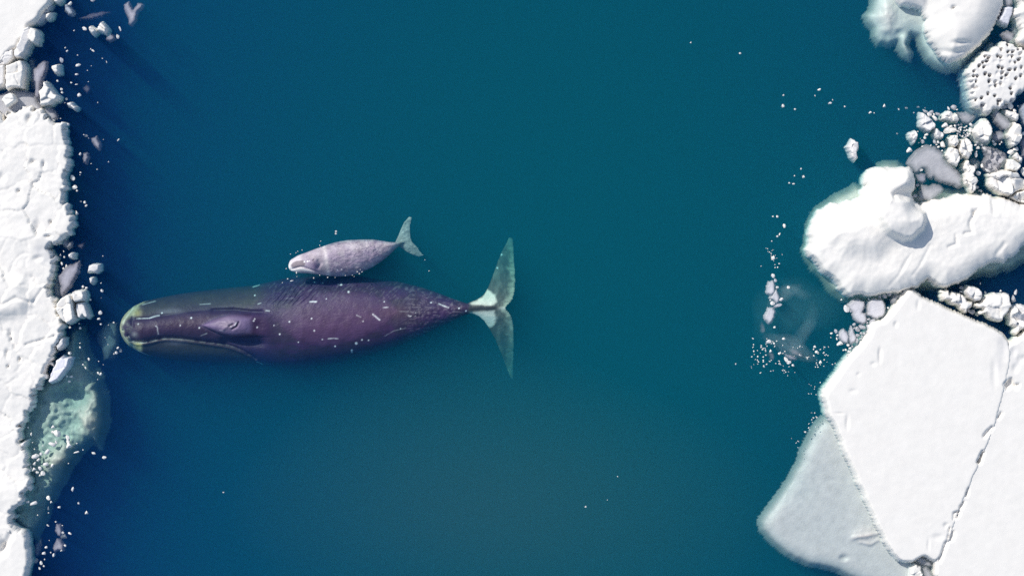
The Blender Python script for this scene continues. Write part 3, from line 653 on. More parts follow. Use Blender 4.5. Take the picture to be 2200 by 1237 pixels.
berg = floe("ice_berg", [(1732, 536), (1740, 512), (1746, 475), (1761, 450), (1786, 437), (1823, 430), (1850, 424), (1849, 410), (1859, 403), (1858, 380), (1866, 366), (1880, 361), (1896, 359), (1925, 360), (1952, 360), (1964, 380), (1966, 401), (1958, 415), (1964, 434), (1976, 440), (2007, 427), (2053, 419), (2099, 418), (2145, 424), (2176, 433),
    (2200, 438), (2240, 450), (2245, 500), (2200, 524), (2179, 548), (2154, 565), (2121, 566), (2096, 581), (2068, 602), (2032, 617), (2010, 613), (1992, 599), (1970, 617), (1946, 623), (1915, 628), (1884, 634), (1850, 632), (1826, 637), (1801, 620), (1786, 596), (1758, 571), (1737, 550)],
    "big rounded white iceberg with a tall lump casting a shadow in its middle", "iceberg", soft=0.65, fb=0.75, cell=0.05, wr=2.0, minlen=0.2, round_w=0.8, rough=0.045, jagged=0.12, wall=0.5,
    feats=[('poly', [(1770, 470), (1855, 430), (1856, 400), (1864, 372), (1900, 364), (1952, 366), (1964, 390), (1960, 415), (1966, 450), (1984, 460), (1984, 480), (1976, 498), (1950, 522), (1925, 524), (1880, 560), (1800, 560), (1764, 520)], 0.30, 0.9),
           ('poly', [(1858, 436), (1900, 420), (1950, 425), (1966, 446), (1984, 458), (1985, 478), (1976, 500), (1950, 520), (1930, 522), (1890, 500)], 0.55, 0.25), ('poly', [(1854, 404), (1860, 376), (1896, 362), (1950, 364), (1962, 395), (1955, 415), (1920, 418), (1900, 440), (1866, 430)], 0.25, 0.3),
           ('bump', 1920, 428, 26, 12, -0.2), ('bump', 2085, 460, 10, 16, -0.25), ('line', [(2092, 452), (2076, 480), (2080, 500), (2064, 503)], 6, -0.12), ('line', [(2045, 505), (2047, 525), (2030, 532)], 6, -0.1), ('line', [(2125, 420), (2128, 460)], 8, -0.08),
           ('line', [(1990, 530), (1970, 570), (1955, 590)], 6, -0.05), ('line', [(1950, 545), (1925, 590), (1905, 615)], 6, -0.05), ('line', [(2150, 525), (2135, 545)], 8, -0.08), ('bump', 1745, 540, 18, 30, -0.25), ('line', [(1750, 470), (1790, 445), (1850, 432)], 10, -0.25),
           ('wet', [(1725, 520), (1748, 470), (1790, 436), (1850, 424), (1850, 434), (1800, 452), (1765, 490), (1772, 550), (1760, 572)], 0.12, 0.3), ('wet', [(2130, 418), (2250, 440), (2250, 455), (2150, 440)], 0.3, 0.25)])
ledge(berg, [(1728, 536), (1735, 508), (1742, 472), (1757, 446), (1784, 428), (1815, 410), (1840, 394), (1856, 398), (1890, 400), (1892, 350), (1910, 344), (1935, 346), (1950, 358), (1970, 400), (1990, 425), (2010, 416), (2060, 408), (2110, 408), (2170, 424), (2240, 440), (2240, 545), (2190, 575), (2160, 582), (2110, 594),
      (2060, 612), (2030, 622), (1990, 622), (1930, 632), (1884, 646), (1850, 650), (1815, 646), (1790, 628), (1768, 594), (1738, 560)], 0.30, (0.58, 0.56, 0.48), (0.4, 0.95, 0.22), shrink=0.12, rough=0.08, round_w=0.4, margin=0.1)

berg2 = floe("ice_berg", [(1920, -60), (1924, 0), (1935, 12), (1962, 16), (1978, 22), (1989, 43), (1987, 63), (1996, 88), (2012, 110), (2022, 126), (2036, 134), (2052, 132), (2068, 124), (2084, 112), (2102, 98), (2124, 74), (2140, 45), (2149, 22), (2155, 10), (2150, -60)],
    "smooth domed white iceberg at the top with a pale lobed foot under water", "iceberg", fb=0.8, cell=0.06, round_w=1.1, rough=0.03, jagged=0.06, wall=0.25,
    feats=[('bump', 2060, 95, 30, 8, -0.16), ('line', [(2020, 112), (2045, 116), (2075, 108)], 10, -0.16), ('line', [(1988, 0), (1990, 30), (1985, 45)], 12, -0.15), ('bump', 2042, 22, 8, 6, -0.2), ('wet', [(2005, 108), (2035, 122), (2070, 112), (2060, 140), (2020, 140)], 0.2, 0.25)])
ledge(berg2, [(1882, -60), (1880, 0), (1875, 18), (1864, 30), (1868, 44), (1880, 58), (1882, 76), (1892, 90), (1915, 94), (1932, 88), (1938, 104), (1948, 117), (1962, 124), (1965, 112), (1956, 92), (1964, 72), (1978, 76), (1984, 100), (1998, 124), (2018, 140), (2045, 151), (2072, 146), (2100, 114), (2126, 84), (2140, 40), (2140, -60)],
      0.28, (0.72, 0.69, 0.64), (0.35, 0.98, 0.18), rough=0.08, jagged=0.06, round_w=0.6, margin=0.1, feats=[('bump', 1905, 30, 34, 50, 0.18), ('bump', 1950, 95, 16, 34, 0.12), ('bump', 1940, 70, 16, 12, -0.12), ('bump', 1900, 80, 26, 18, -0.12)])

comb = floe("ice_floe", [(2076, 150), (2091, 135), (2103, 122), (2118, 112), (2133, 103), (2148, 96), (2161, 92), (2174, 95), (2186, 103), (2200, 110), (2228, 118), (2230, 180), (2200, 193), (2181, 208), (2156, 223), (2140, 234), (2128, 243), (2111, 246), (2096, 233), (2083, 208), (2080, 190), (2078, 175)],
    "honeycombed white ice floe riddled with dark round melt holes", "ice floe", fb=0.42, cell=0.035, round_w=0.15, rough=0.04, jagged=0.3, pits=0.24, wet=0.12, mat=SNOW)
ledge(comb, [(2071, 152), (2074, 148), (2095, 130), (2130, 98), (2190, 100), (2220, 130), (2200, 195), (2130, 240), (2108, 252), (2090, 246), (2080, 226), (2076, 200), (2073, 178)], 0.22, (0.50, 0.52, 0.60), (0.3, 0.75, 0.2), rough=0.06, round_w=0.2, margin=0.06)
floe("ice_floe", [(2240, -60), (2196, -40), (2186, 0), (2190, 10), (2181, 22), (2175, 34), (2184, 45), (2190, 58), (2191, 70), (2188, 80), (2180, 86), (2187, 95), (2200, 104), (2225, 112), (2290, 112), (2290, -60)],
     "rough white ice floe in the top right corner", "ice floe", fb=0.45, cell=0.045, rough=0.12, blocks=0.12, block_size=0.4, jagged=0.25, stain=0.3)

# ------------------------------------------------------------------ traced slabs and blocks of ice
MAUVE = (0.52, 0.51, 0.57); GREY = (0.53, 0.53, 0.55); PALE = (0.80, 0.78, 0.755); BLUE = (0.50, 0.56, 0.64)
def piece(poly, kind, h, label, name=None, cat=None, **kw):
    """w white and dry, p pale, g grey and awash, m mauve and awash, u under water by h metres"""
    A = np.array(poly); size = min(np.ptp(A[:, 0]), np.ptp(A[:, 1])) / PX
    cell = 0.024 if size < 0.9 else 0.04
    arg = dict(fb=h, cell=cell, round_w=min(0.10, size * 0.2), rough=0.02 + 0.02 * h, jagged=0.10, under=12.0, margin=0.045, blocks=0.03 + 0.12 * h, block_size=max(0.2, size * 0.55), wall=0.85)
    if kind == 'w': arg.update(stain=0.12)
    if kind == 'p': arg.update(base=PALE, mat=WET)
    if kind == 'g': arg.update(base=GREY, clear=(0.35, 0.85, 0.22), fb=min(h, 0.08), rough=0.035, blocks=0, margin=0.05, under=4)
    if kind == 'm': arg.update(base=MAUVE, clear=(0.30, 0.85, 0.20), fb=min(h, 0.08), rough=0.03, blocks=0, margin=0.05, under=4)
    if kind == 'b': arg.update(base=BLUE, clear=(0.5, 0.9, 0.15), fb=min(h, 0.12), rough=0.02, blocks=0.02, margin=0.06, under=5)
    if kind == 'u': arg.update(base=(0.55, 0.57, 0.57), clear=(0.0, 0.65, 0.3), fb=h, zbase=-2 * h, rough=0.05, blocks=0, wall=0.5, margin=0.06, under=4.0)
    arg.update(kw)
    nm = name or ('ice_block' if size > 0.55 else 'ice_chunk')
    return floe(nm, poly, label, cat or nm.replace('_', ' '), **arg)

LEFT = [
    ([(112, -24), (136, -24), (133, 1), (125, 8), (117, 4), (113, -4)], 'w', .35, "small bright block at the top frame edge beside the corner floe"),
    ([(110, 8), (114, 14), (110, 22), (104, 30), (94, 30), (92, 24), (100, 14)], 'b', .28, "bluish grey slab wedged under the corner floe's lower edge, upper one"),
    ([(90, 25), (100, 28), (104, 36), (98, 44), (86, 54), (78, 52), (74, 46), (84, 34)], 'b', .22, "bluish grey slab wedged under the corner floe's lower edge, lower one"),
    ([(101, 32), (114, 27), (112, 36), (106, 42), (100, 43)], 'w', .35, "small white wedge on the tip of the bluish slabs"),
    ([(70, 62), (80, 64), (86, 71), (82, 96), (73, 95), (66, 88)], 'w', .62, "bright white block leaning on a grey tilted slab near the corner floe"),
    ([(52, 66), (66, 58), (71, 66), (70, 90), (60, 112), (50, 126), (36, 127), (34, 112), (44, 94)], 'p', .5, "pale grey tilted slab running down from the bright white block"),
    ([(14, 112), (32, 106), (34, 124), (22, 140), (0, 142)], 'p', .38, "pale bluish slab tucked below the corner floe"),
    ([(-60, 146), (0, 141), (14, 139), (16, 165), (14, 184), (0, 190), (-60, 190)], 'p', .45, "pale slab at the frame edge beside the squarish white block"),
    ([(18, 142), (30, 138), (48, 131), (58, 144), (57, 158), (56, 170), (53, 192), (30, 190), (18, 196), (16, 165)], 'w', .6, "squarish white block above the grey rubble at the left edge"),
    ([(98, 175), (106, 182), (112, 190), (118, 198), (129, 208), (126, 216), (110, 226), (87, 231), (90, 212), (87, 200), (95, 192)], 'w', .55, "white triangular block with a sharp top over dark water"),
    ([(5, 218), (28, 201), (36, 205), (40, 219), (20, 234)], 'w', .62, "white angular block lying on the grey rubble at the left edge"),
    ([(-60, 188), (0, 205), (30, 193), (54, 196), (72, 202), (86, 226), (92, 238), (60, 246), (-60, 262)], 'g', .22, "grey rubble slab between the squarish block and the long floe"),
    ([(72, 150), (84, 140), (94, 132), (101, 134), (100, 146), (96, 160), (89, 176), (86, 200), (82, 212), (74, 206), (73, 180)], 'm', .12, "long mauve slab awash between the squarish block and the triangular block"),
    ([(56, 126), (66, 122), (74, 126), (76, 145), (72, 168), (70, 192), (60, 196), (57, 170), (60, 146)], 'u', .3, "teal slab under water beside the squarish white block"),
    ([(95, 234), (108, 229), (118, 240), (123, 252), (112, 261), (102, 250)], 'g', .25, "grey chunk jammed below the triangular block"),
    ([(267, 12), (276, 5), (281, 15), (286, 22), (296, 9), (307, 11), (304, 19), (294, 28), (291, 45), (283, 55), (277, 50), (274, 35)], 'm', .16, "heart shaped mauve chunk drifting alone off the corner floe"),
    ([(212, 58), (219, 47), (226, 54), (232, 62), (229, 76), (221, 70), (210, 66)], 'w', .32, "larger of the two bright white chunks afloat under the mauve sliver"),
    ([(191, 62), (196, 56), (200, 60), (208, 62), (207, 70), (201, 76), (193, 68)], 'w', .26, "smaller of the two bright white chunks afloat under the mauve sliver"),
    ([(229, 84), (236, 73), (245, 78), (246, 84), (236, 89)], 'm', .12, "mauve chunk just below the two bright white chunks"),
    ([(160, 38), (182, 32), (206, 25), (236, 23), (238, 30), (214, 36), (188, 42), (165, 42)], 'u', .22, "long mauve sliver of slush just under the surface near the corner floe", dict(base=(0.42, 0.36, 0.44))),
    ([(139, 12), (145, 9), (152, 18), (159, 28), (156, 34), (148, 32), (140, 22)], 'b', .16, "bluish glassy chunk afloat near the corner floe"),
    ([(113, 142), (128, 139), (129, 158), (121, 160), (113, 150)], 'w', .3, "small square white chunk above the triangular block"),
    ([(144, 222), (152, 220), (160, 228), (166, 231), (162, 237), (156, 232), (146, 228)], 'p', .2, "pale bean shaped chunk right of the triangular block"),
    ([(175, 188), (184, 180), (193, 187), (193, 196), (186, 203), (178, 194)], 'u', .12, "glassy round chunk barely afloat near the triangular block", dict(base=(0.42, 0.42, 0.50))),
    ([(197, 298), (207, 294), (212, 303), (216, 312), (213, 322), (207, 316), (200, 307)], 'm', .16, "mauve chunk with white top off the long floe's upper part"),
    ([(180, 331), (188, 330), (191, 339), (186, 352), (180, 348)], 'm', .14, "mauve drop shaped chunk off the long floe's upper part"),
    ([(191, 572), (200, 568), (214, 568), (215, 580), (208, 586), (198, 584), (188, 585)], 'p', .2, "pale squarish chunk off the long floe above the whale's head"),
    ([(192, 598), (200, 596), (202, 604), (197, 610), (193, 606)], 'p', .2, "pale pointed chunk below the squarish one off the long floe"),
    ([(163, 528), (174, 522), (182, 520), (180, 530), (174, 536), (168, 532)], 'u', .1, "small mauve chunk barely afloat off the long floe's notch", dict(base=(0.45, 0.42, 0.5))),
    ([(136, 516), (143, 515), (146, 522), (155, 520), (155, 528), (146, 534), (138, 530)], 'g', .18, "grey chunk in the notch of the long floe"),
    ([(147, 548), (153, 543), (160, 545), (159, 555), (150, 554)], 'p', .2, "pale chunk floating just outside the long floe's notch"),
    ([(125, 593), (140, 575), (158, 569), (163, 565), (170, 562), (169, 577), (163, 594), (155, 607), (146, 620), (135, 637), (131, 632), (131, 615)], 'm', .1, "large mauve slab awash against the long floe above a white block"),
    ([(106, 604), (116, 592), (125, 593), (131, 615), (131, 634), (122, 645), (110, 632)], 'u', .25, "teal slab under water against the long floe beside the mauve slab"),
    ([(134, 641), (148, 632), (156, 634), (160, 643), (161, 660), (164, 676), (165, 684), (158, 691), (148, 696), (140, 690), (130, 676), (125, 662), (126, 652)], 'w', .6, "biggest white block of the group beside the long floe"),
    ([(156, 633), (160, 625), (173, 623), (183, 626), (186, 635), (183, 646), (172, 648), (164, 650), (160, 643)], 'w', .5, "rounded white block on top of the group beside the long floe"),
    ([(165, 652), (181, 649), (186, 657), (190, 668), (194, 678), (189, 684), (180, 676), (177, 683), (168, 682)], 'p', .35, "mottled grey and white block of the group beside the long floe"),
    ([(135, 764), (141, 768), (155, 769), (152, 780), (147, 791), (138, 802), (130, 812), (110, 823), (106, 818), (112, 800), (123, 773)], 'p', .42, "pale white slab slipping off the long floe into the sea", dict(base=(0.80, 0.79, 0.84), blocks=0.02, tilt=(0.1, 0))),
    ([(132, 725), (141, 726), (140, 738), (132, 748), (124, 752), (122, 742), (127, 735)], 'p', .3, "small ragged chunk at the long floe's edge below the white blocks"),
    ([(66, 1186), (74, 1164), (84, 1158), (90, 1172), (84, 1194), (72, 1199)], 'u', .3, "bluish slab under water beside the bottom corner floe", dict(base=(0.42, 0.45, 0.55))),
    ([(115, 1176), (122, 1158), (130, 1160), (137, 1170), (136, 1182), (126, 1180), (117, 1184)], 'm', .14, "mauve ragged chunk, lower of two near the bottom corner floe"),
    ([(119, 1140), (122, 1126), (129, 1128), (134, 1142), (130, 1152), (124, 1148)], 'm', .14, "mauve ragged chunk, upper of two near the bottom corner floe"),
    ([(52, 948), (60, 945), (56, 958), (50, 962), (44, 952)], 'p', .3, "small pale block on the long floe's lower rim"),
    ([(206, 700), (232, 688), (250, 690), (248, 712), (246, 744), (228, 776), (212, 780), (208, 750)], 'u', .75, "faint teal ice slab deep under water in front of the whale's chin", dict(base=(0.20, 0.25, 0.26))),
]
RIGHT = [
    ([(1978, 242), (1983, 243), (1993, 251), (2002, 257), (2010, 268), (2008, 275), (1997, 283), (1990, 282), (1977, 271), (1976, 263), (1979, 257), (1977, 253)], 'p', .22, "largest pale chunk at the upper left of the brash ice"),
    ([(2023, 256), (2025, 247), (2036, 239), (2043, 240), (2049, 248), (2054, 244), (2060, 257), (2058, 261), (2046, 262), (2036, 258), (2025, 257)], 'w', .3, "half white half grey chunk below the honeycombed floe's left foot"),
    ([(2009, 275), (2014, 277), (2028, 288), (2025, 296), (2013, 299), (2006, 289)], 'p', .28, "pale triangular chunk in the left of the brash ice"),
    ([(1953, 289), (1956, 285), (1967, 281), (1971, 289), (1969, 300), (1963, 309), (1955, 298)], 'p', .24, "outlying pale chunk at the far edge of the brash ice"),
    ([(2038, 298), (2045, 291), (2055, 291), (2059, 302), (2056, 313), (2050, 317), (2041, 312)], 'w', .32, "rounded white chunk left of the snowy toothed one"),
    ([(1950, 351), (1953, 343), (1962, 333), (1973, 322), (1990, 312), (2008, 315), (2023, 327), (2033, 349), (2047, 360), (2057, 366), (2066, 384), (2067, 400), (2058, 403), (2042, 396), (2027, 393), (2016, 389), (2006, 380), (2001, 384), (1994, 380), (1990, 364), (1981, 362), (1973, 370), (1967, 372), (1958, 362)], 'g', .14, "broad grey slab of ribbed wet ice above the lumped iceberg"),
    ([(2030, 335), (2037, 320), (2046, 317), (2057, 322), (2061, 336), (2055, 358), (2039, 351)], 'w', .32, "ridged white chunk beside the broad grey slab"),
    ([(1968, 376), (1979, 373), (1990, 375), (1989, 388), (1982, 393), (1973, 391)], 'm', .16, "mauve chunk between the broad grey slab and the iceberg's lump"),
    ([(1974, 415), (1979, 397), (1994, 400), (2006, 396), (2025, 403), (2027, 407), (2020, 417), (2013, 423), (1998, 432), (1972, 430)], 'g', .15, "grey slab tucked between the iceberg's two halves"),
    ([(2077, 295), (2083, 303), (2089, 313), (2087, 330), (2083, 336), (2078, 343), (2073, 337), (2066, 340), (2061, 330), (2060, 316), (2066, 300)], 'w', .3, "snowy toothed white chunk in the middle of the brash ice", dict(jagged=.22)),
    ([(2089, 281), (2100, 271), (2113, 260), (2120, 259), (2124, 266), (2129, 278), (2128, 291), (2121, 305), (2112, 306), (2096, 296)], 'w', .42, "big bright white chunk just under the honeycombed floe", dict(margin=.12, under=3)),
    ([(2058, 242), (2076, 241), (2088, 249), (2095, 250), (2091, 257), (2080, 266), (2068, 264), (2060, 256)], 'g', .13, "flat grey chunk touching the honeycombed floe's lower left foot"),
    ([(2134, 238), (2140, 230), (2145, 237), (2154, 248), (2165, 254), (2174, 265), (2170, 273), (2161, 281), (2153, 279), (2145, 270), (2136, 261), (2133, 249)], 'g', .2, "long grey chunk below the honeycombed floe's right end"),
    ([(2158, 237), (2171, 240), (2189, 246), (2185, 260), (2174, 257), (2159, 246)], 'w', .3, "white oblong chunk right of the long grey chunk"),
    ([(2130, 294), (2136, 287), (2148, 283), (2157, 288), (2158, 297), (2146, 303), (2134, 302)], 'g', .15, "oval grey chunk right of the big bright white chunk"),
    ([(2178, 262), (2190, 269), (2193, 282), (2194, 294), (2189, 307), (2178, 314), (2173, 316), (2168, 303), (2162, 291), (2167, 280), (2175, 270)], 'w', .36, "tall ridged white chunk near the right frame edge"),
    ([(2175, 336), (2185, 327), (2196, 339), (2195, 350), (2184, 345)], 'p', .26, "pale angular chunk above the smooth rounded one"),
    ([(2159, 357), (2163, 342), (2176, 343), (2190, 352), (2193, 359), (2184, 368), (2162, 366)], 'w', .3, "smooth rounded white chunk above the boulder by the right edge", dict(blocks=0.02)),
    ([(2193, 303), (2200, 296), (2224, 292), (2230, 335), (2207, 342), (2197, 335)], 'm', .22, "smooth mauve chunk cut by the right frame edge"),
    ([(2193, 232), (2200, 224), (2220, 222), (2222, 274), (2199, 266), (2194, 248)], 'b', .25, "bluish chunk cut by the right frame edge"),
    ([(2112, 318), (2120, 315), (2136, 319), (2147, 325), (2161, 334), (2162, 342), (2157, 352), (2149, 360), (2141, 368), (2128, 372), (2116, 366), (2112, 349), (2118, 337), (2117, 329)], 'g', .22, "crumbly grey chunk above the big boulder", dict(blocks=.16, block_size=.18, base=(.52, .51, .53))),
    ([(2080, 345), (2090, 335), (2105, 340), (2112, 350), (2108, 366), (2095, 362), (2082, 354)], 'u', .18, "greenish grey slab under water beside the tall snowy chunk"),
    ([(2084, 354), (2090, 356), (2095, 365), (2089, 374), (2097, 380), (2099, 392), (2094, 410), (2088, 416), (2081, 407), (2073, 397), (2071, 380), (2067, 360), (2073, 349), (2078, 344)], 'w', .4, "tall snowy white chunk standing upright above the iceberg's back", dict(jagged=.22)),
    ([(2122, 394), (2126, 382), (2122, 376), (2132, 372), (2147, 367), (2162, 367), (2184, 371), (2190, 382), (2200, 388), (2212, 400), (2210, 412), (2186, 411), (2175, 418), (2167, 421), (2150, 418), (2138, 411), (2127, 404)], 'w', .4, "big pale boulder of ice above the iceberg's right half", dict(blocks=.2, stain=.4)),
    ([(2170, 425), (2180, 415), (2186, 412), (2200, 408), (2228, 410), (2228, 446), (2200, 437), (2180, 432)], 'w', .35, "rough white chunk between the big boulder and the right frame edge", dict(blocks=.15)),
    ([(1823, 654), (1833, 645), (1843, 643), (1857, 648), (1858, 657), (1852, 671), (1860, 674), (1862, 690), (1852, 696), (1843, 692), (1834, 683), (1832, 671), (1825, 663)], 'm', .2, "long mauve lump between the iceberg and the huge slab", dict(clear=(0.55, 0.97, 0.15), base=(.70, .69, .72))),
    ([(1863, 662), (1866, 649), (1880, 642), (1893, 643), (1901, 654), (1902, 665), (1897, 679), (1885, 685), (1876, 683), (1864, 677)], 'm', .24, "round pale lump between the iceberg and the huge slab", dict(clear=(0.55, 0.97, 0.15), base=(.70, .69, .72), margin=.1)),
    ([(1804, 715), (1813, 708), (1820, 714), (1824, 724), (1821, 737), (1812, 735), (1803, 724)], 'm', .2, "round mauve chunk at the outer end of the row by the huge slab", dict(clear=(0.55, 0.97, 0.15), base=(.70, .69, .72))),
    ([(1825, 716), (1829, 702), (1833, 707), (1839, 721), (1837, 733), (1829, 739), (1825, 731)], 'm', .18, "narrow upright chunk beside the round mauve one by the huge slab", dict(clear=(0.55, 0.97, 0.15), base=(.70, .69, .72))),
    ([(1914, 644), (1922, 630), (1931, 634), (1926, 646), (1919, 654)], 'g', .14, "grey chunk in the corner where the iceberg meets the huge slab"),
    ([(2021, 627), (2031, 626), (2034, 619), (2037, 626), (2038, 632), (2047, 628), (2060, 631), (2072, 639), (2087, 649), (2083, 660), (2076, 669), (2065, 666), (2052, 654), (2039, 644), (2025, 645), (2021, 636)], 'w', .36, "spiky white chunk along the huge slab's upper edge", dict(jagged=.3)),
    ([(2072, 626), (2080, 614), (2093, 616), (2106, 625), (2110, 636), (2105, 645), (2094, 648), (2080, 640)], 'w', .32, "rounded pale chunk behind the spiky one at the huge slab", dict(stain=.4)),
    ([(2096, 653), (2110, 648), (2122, 634), (2136, 630), (2150, 631), (2166, 632), (2172, 656), (2164, 670), (2154, 680), (2154, 688), (2142, 689), (2124, 683), (2116, 672), (2101, 674), (2111, 667), (2111, 661), (2098, 661)], 'w', .38, "big flat pitted white chunk off the huge slab's upper edge", dict(blocks=.08, rough=.1)),
    ([(2167, 665), (2178, 657), (2194, 655), (2240, 655), (2240, 700), (2203, 704), (2194, 707), (2181, 718), (2176, 714), (2181, 701), (2169, 696), (2166, 678)], 'w', .36, "rough grey streaked white chunk at the right edge above the crack", dict(stain=.7, blocks=.15, block_size=.25)),
    ([(2157, 17), (2165, 15), (2176, 16), (2174, 29), (2169, 43), (2164, 56), (2154, 53), (2145, 45), (2152, 33)], 'p', .22, "smooth bluish white slab between the domed iceberg and the corner floe", dict(blocks=.01, base=(.66, .67, .72))),
    ([(2158, 0), (2156, -15), (2176, -15), (2175, 8), (2170, 13), (2161, 14)], 'g', .2, "grey chunk at the top frame edge above the smooth slab"),
    ([(2152, 75), (2165, 67), (2178, 72), (2178, 84), (2172, 91), (2160, 85)], 'g', .22, "greyish chunk afloat above the honeycombed floe"),
    ([(2170, 60), (2180, 55), (2190, 62), (2190, 78), (2180, 83), (2174, 72)], 'u', .15, "grey slab under water beside the top right corner floe"),
    ([(2122, 98), (2130, 86), (2140, 88), (2142, 97), (2134, 104)], 'u', .3, "teal lump under water at the honeycombed floe's upper edge"),
    ([(1953, 1218), (1967, 1210), (1978, 1215), (1980, 1231), (1976, 1250), (1960, 1250)], 'w', .35, "white chunk below the huge slab's lower tip"),
    ([(1981, 1222), (1990, 1216), (1999, 1226), (2004, 1236), (1998, 1250), (1982, 1250)], 'g', .2, "mottled grey chunk in the mouth of the crack"),
    ([(1966, 1199), (1975, 1194), (1988, 1200), (1998, 1206), (2004, 1216), (1990, 1214), (1976, 1211)], 'g', .22, "grey slab under the huge slab's lower tip beside the crack"),
    ([(1819, 316), (1830, 299), (1843, 306), (1844, 319), (1840, 330), (1843, 338), (1836, 346), (1828, 338)], 'p', .26, "lone pale chunk drifting in open water above the lumped iceberg"),
    ([(1648, 616), (1652, 606), (1660, 604), (1665, 612), (1664, 628), (1656, 634), (1648, 630)], 'm', .2, "second chunk from the top of the mauve chunk chain", dict(clear=(0.55, 0.97, 0.15), base=(.70, .69, .72))),
    ([(1660, 632), (1668, 622), (1674, 636), (1673, 648), (1668, 652), (1654, 640)], 'm', .16, "pointed chunk in the middle of the mauve chunk chain", dict(clear=(0.55, 0.97, 0.15), base=(.70, .69, .72))),
    ([(1643, 678), (1650, 662), (1660, 662), (1666, 670), (1658, 690), (1652, 695), (1644, 686)], 'm', .2, "largest squarish chunk at the lower end of the mauve chunk chain", dict(clear=(0.55, 0.97, 0.15), base=(.70, .69, .72))),
    ([(1633, 700), (1638, 690), (1645, 700), (1647, 712), (1640, 718), (1633, 712)], 'u', .08, "glassy slushy chunk below the mauve chunk chain", dict(base=(.5, .48, .52))),
    ([(1650, 760), (1655, 750), (1662, 756), (1666, 766), (1662, 776), (1655, 774)], 'u', .06, "oval translucent chunk in the crumb scatter", dict(base=(.52, .5, .54))),
    ([(1690, 750), (1702, 746), (1714, 750), (1726, 762), (1730, 768), (1718, 769), (1702, 764)], 'u', .06, "flat mauve slush cake in the crumb scatter", dict(base=(.55, .5, .53))),
    ([(1688, 762), (1700, 764), (1711, 770), (1708, 774), (1696, 772)], 'm', .1, "narrow mauve cake below the flat slush cake"),
]
for row in LEFT:
    kw = dict(row[4]) if len(row) > 4 else {}
    if row[1] in 'wp':
        kw = {**dict(blocks=0.05, block_size=0.6, jagged=0.10, round_w=0.08), **kw}
    piece(*row[:4], **kw)
for row in RIGHT:
    piece(*row[:4], **(row[4] if len(row) > 4 else {}))

# ------------------------------------------------------------------ small chunks: faceted lumps, one object each
def lump_mesh(seed, base, mat, code):
    rnd = random.Random(seed)
    bm = bmesh.new(); bmesh.ops.create_icosphere(bm, subdivisions=3, radius=1)
    planes = []
    for _ in range(8):
        n = Vector((rnd.gauss(0, 1), rnd.gauss(0, 1), rnd.gauss(0.1, 0.8))).normalized()
        planes.append((n, rnd.uniform(0.4, 0.85)))
    for v in bm.verts:
        for n, d in planes:
            e = v.co.dot(n) - d
            if e > 0: v.co -= n * e
    A = np.array([v.co for v in bm.verts])
    d = 0.07 * fbm(A[:, 0] * 2.2 + seed, A[:, 1] * 2.2 + A[:, 2], seed) + 0.02 * fbm(A[:, 0] * 6, A[:, 1] * 6 + A[:, 2] * 3, seed + 1)
    for v, e in zip(bm.verts, d): v.co *= 1 + float(e)
    me = bpy.data.meshes.new("ice_fragment"); bm.to_mesh(me); bm.free()
    set_col(me, np.array(base)[None].repeat(len(me.vertices), 0) * (1 + 0.12 * fbm(A[:, 0] * 3, A[:, 1] * 3, seed + 5))[:, None],
            {'w': 1.0, 'p': 1.0, 'g': 0.75, 'm': 0.75, 'c': 0.4}[code] * (1 + 0.2 * fbm(A[:, 0] * 4, A[:, 1] * 4, seed + 6)))
    me.materials.append(mat); smooth(me, False)
    return me

PAL = {'w': (0.90, 0.865, 0.80), 'p': (0.80, 0.78, 0.755), 'g': (0.58, 0.58, 0.60), 'm': (0.66, 0.655, 0.69), 'c': (0.50, 0.52, 0.55)}
LUMPS = {}
rng = random.Random(7)
N_SMALL = [0]
QUEUE = []
def lump(px, py, rx, ry, ang, code, group, label):
    QUEUE.append((px, py, rx, ry, ang, code, group, label))

def build_lump(px, py, rx, ry, ang, code, group, label):
    i = rng.randrange(8)
    if (code, i) not in LUMPS:
        LUMPS[(code, i)] = lump_mesh(300 + i * 7, PAL[code], SNOW if code == 'w' else WET if code == 'p' else GLASSY, code)
    big = max(rx, ry) >= 5
    o = bpy.data.objects.new("ice_chunk" if big else "ice_fragment", LUMPS[(code, i)])
    COL.objects.link(o)
    rx, ry = rx / PX * 1.08, ry / PX * 1.08
    rz = 0.7 * min(rx, ry) + 0.02
    z = -0.15 * rz if code in 'wp' else -0.45 * rz
    if code == 'c': z = -0.9 * rz - 0.03
    x, y = W(px, py)
    o.location = (x, y, z)
    o.rotation_euler = (0, 0, math.radians(ang if ang else rng.uniform(0, 20)))
    o.scale = (rx, ry, rz)
    if label and label.startswith("bright droplet"):
        o.name = "spray_droplet"; tag(o, label, "droplet", group)
    elif label:
        tag(o, label, "ice chunk" if big else "ice fragment", group)
    return o

def lumps(rows, group, label):
    for r in rows:
        px, py, rx = r[0], r[1], r[2]
        ry = r[3] if len(r) > 3 else rx
        code = r[4] if len(r) > 4 else 'w'
        ang = r[5] if len(r) > 5 else 0
        lump(px, py, rx, ry, ang, code, group, label)

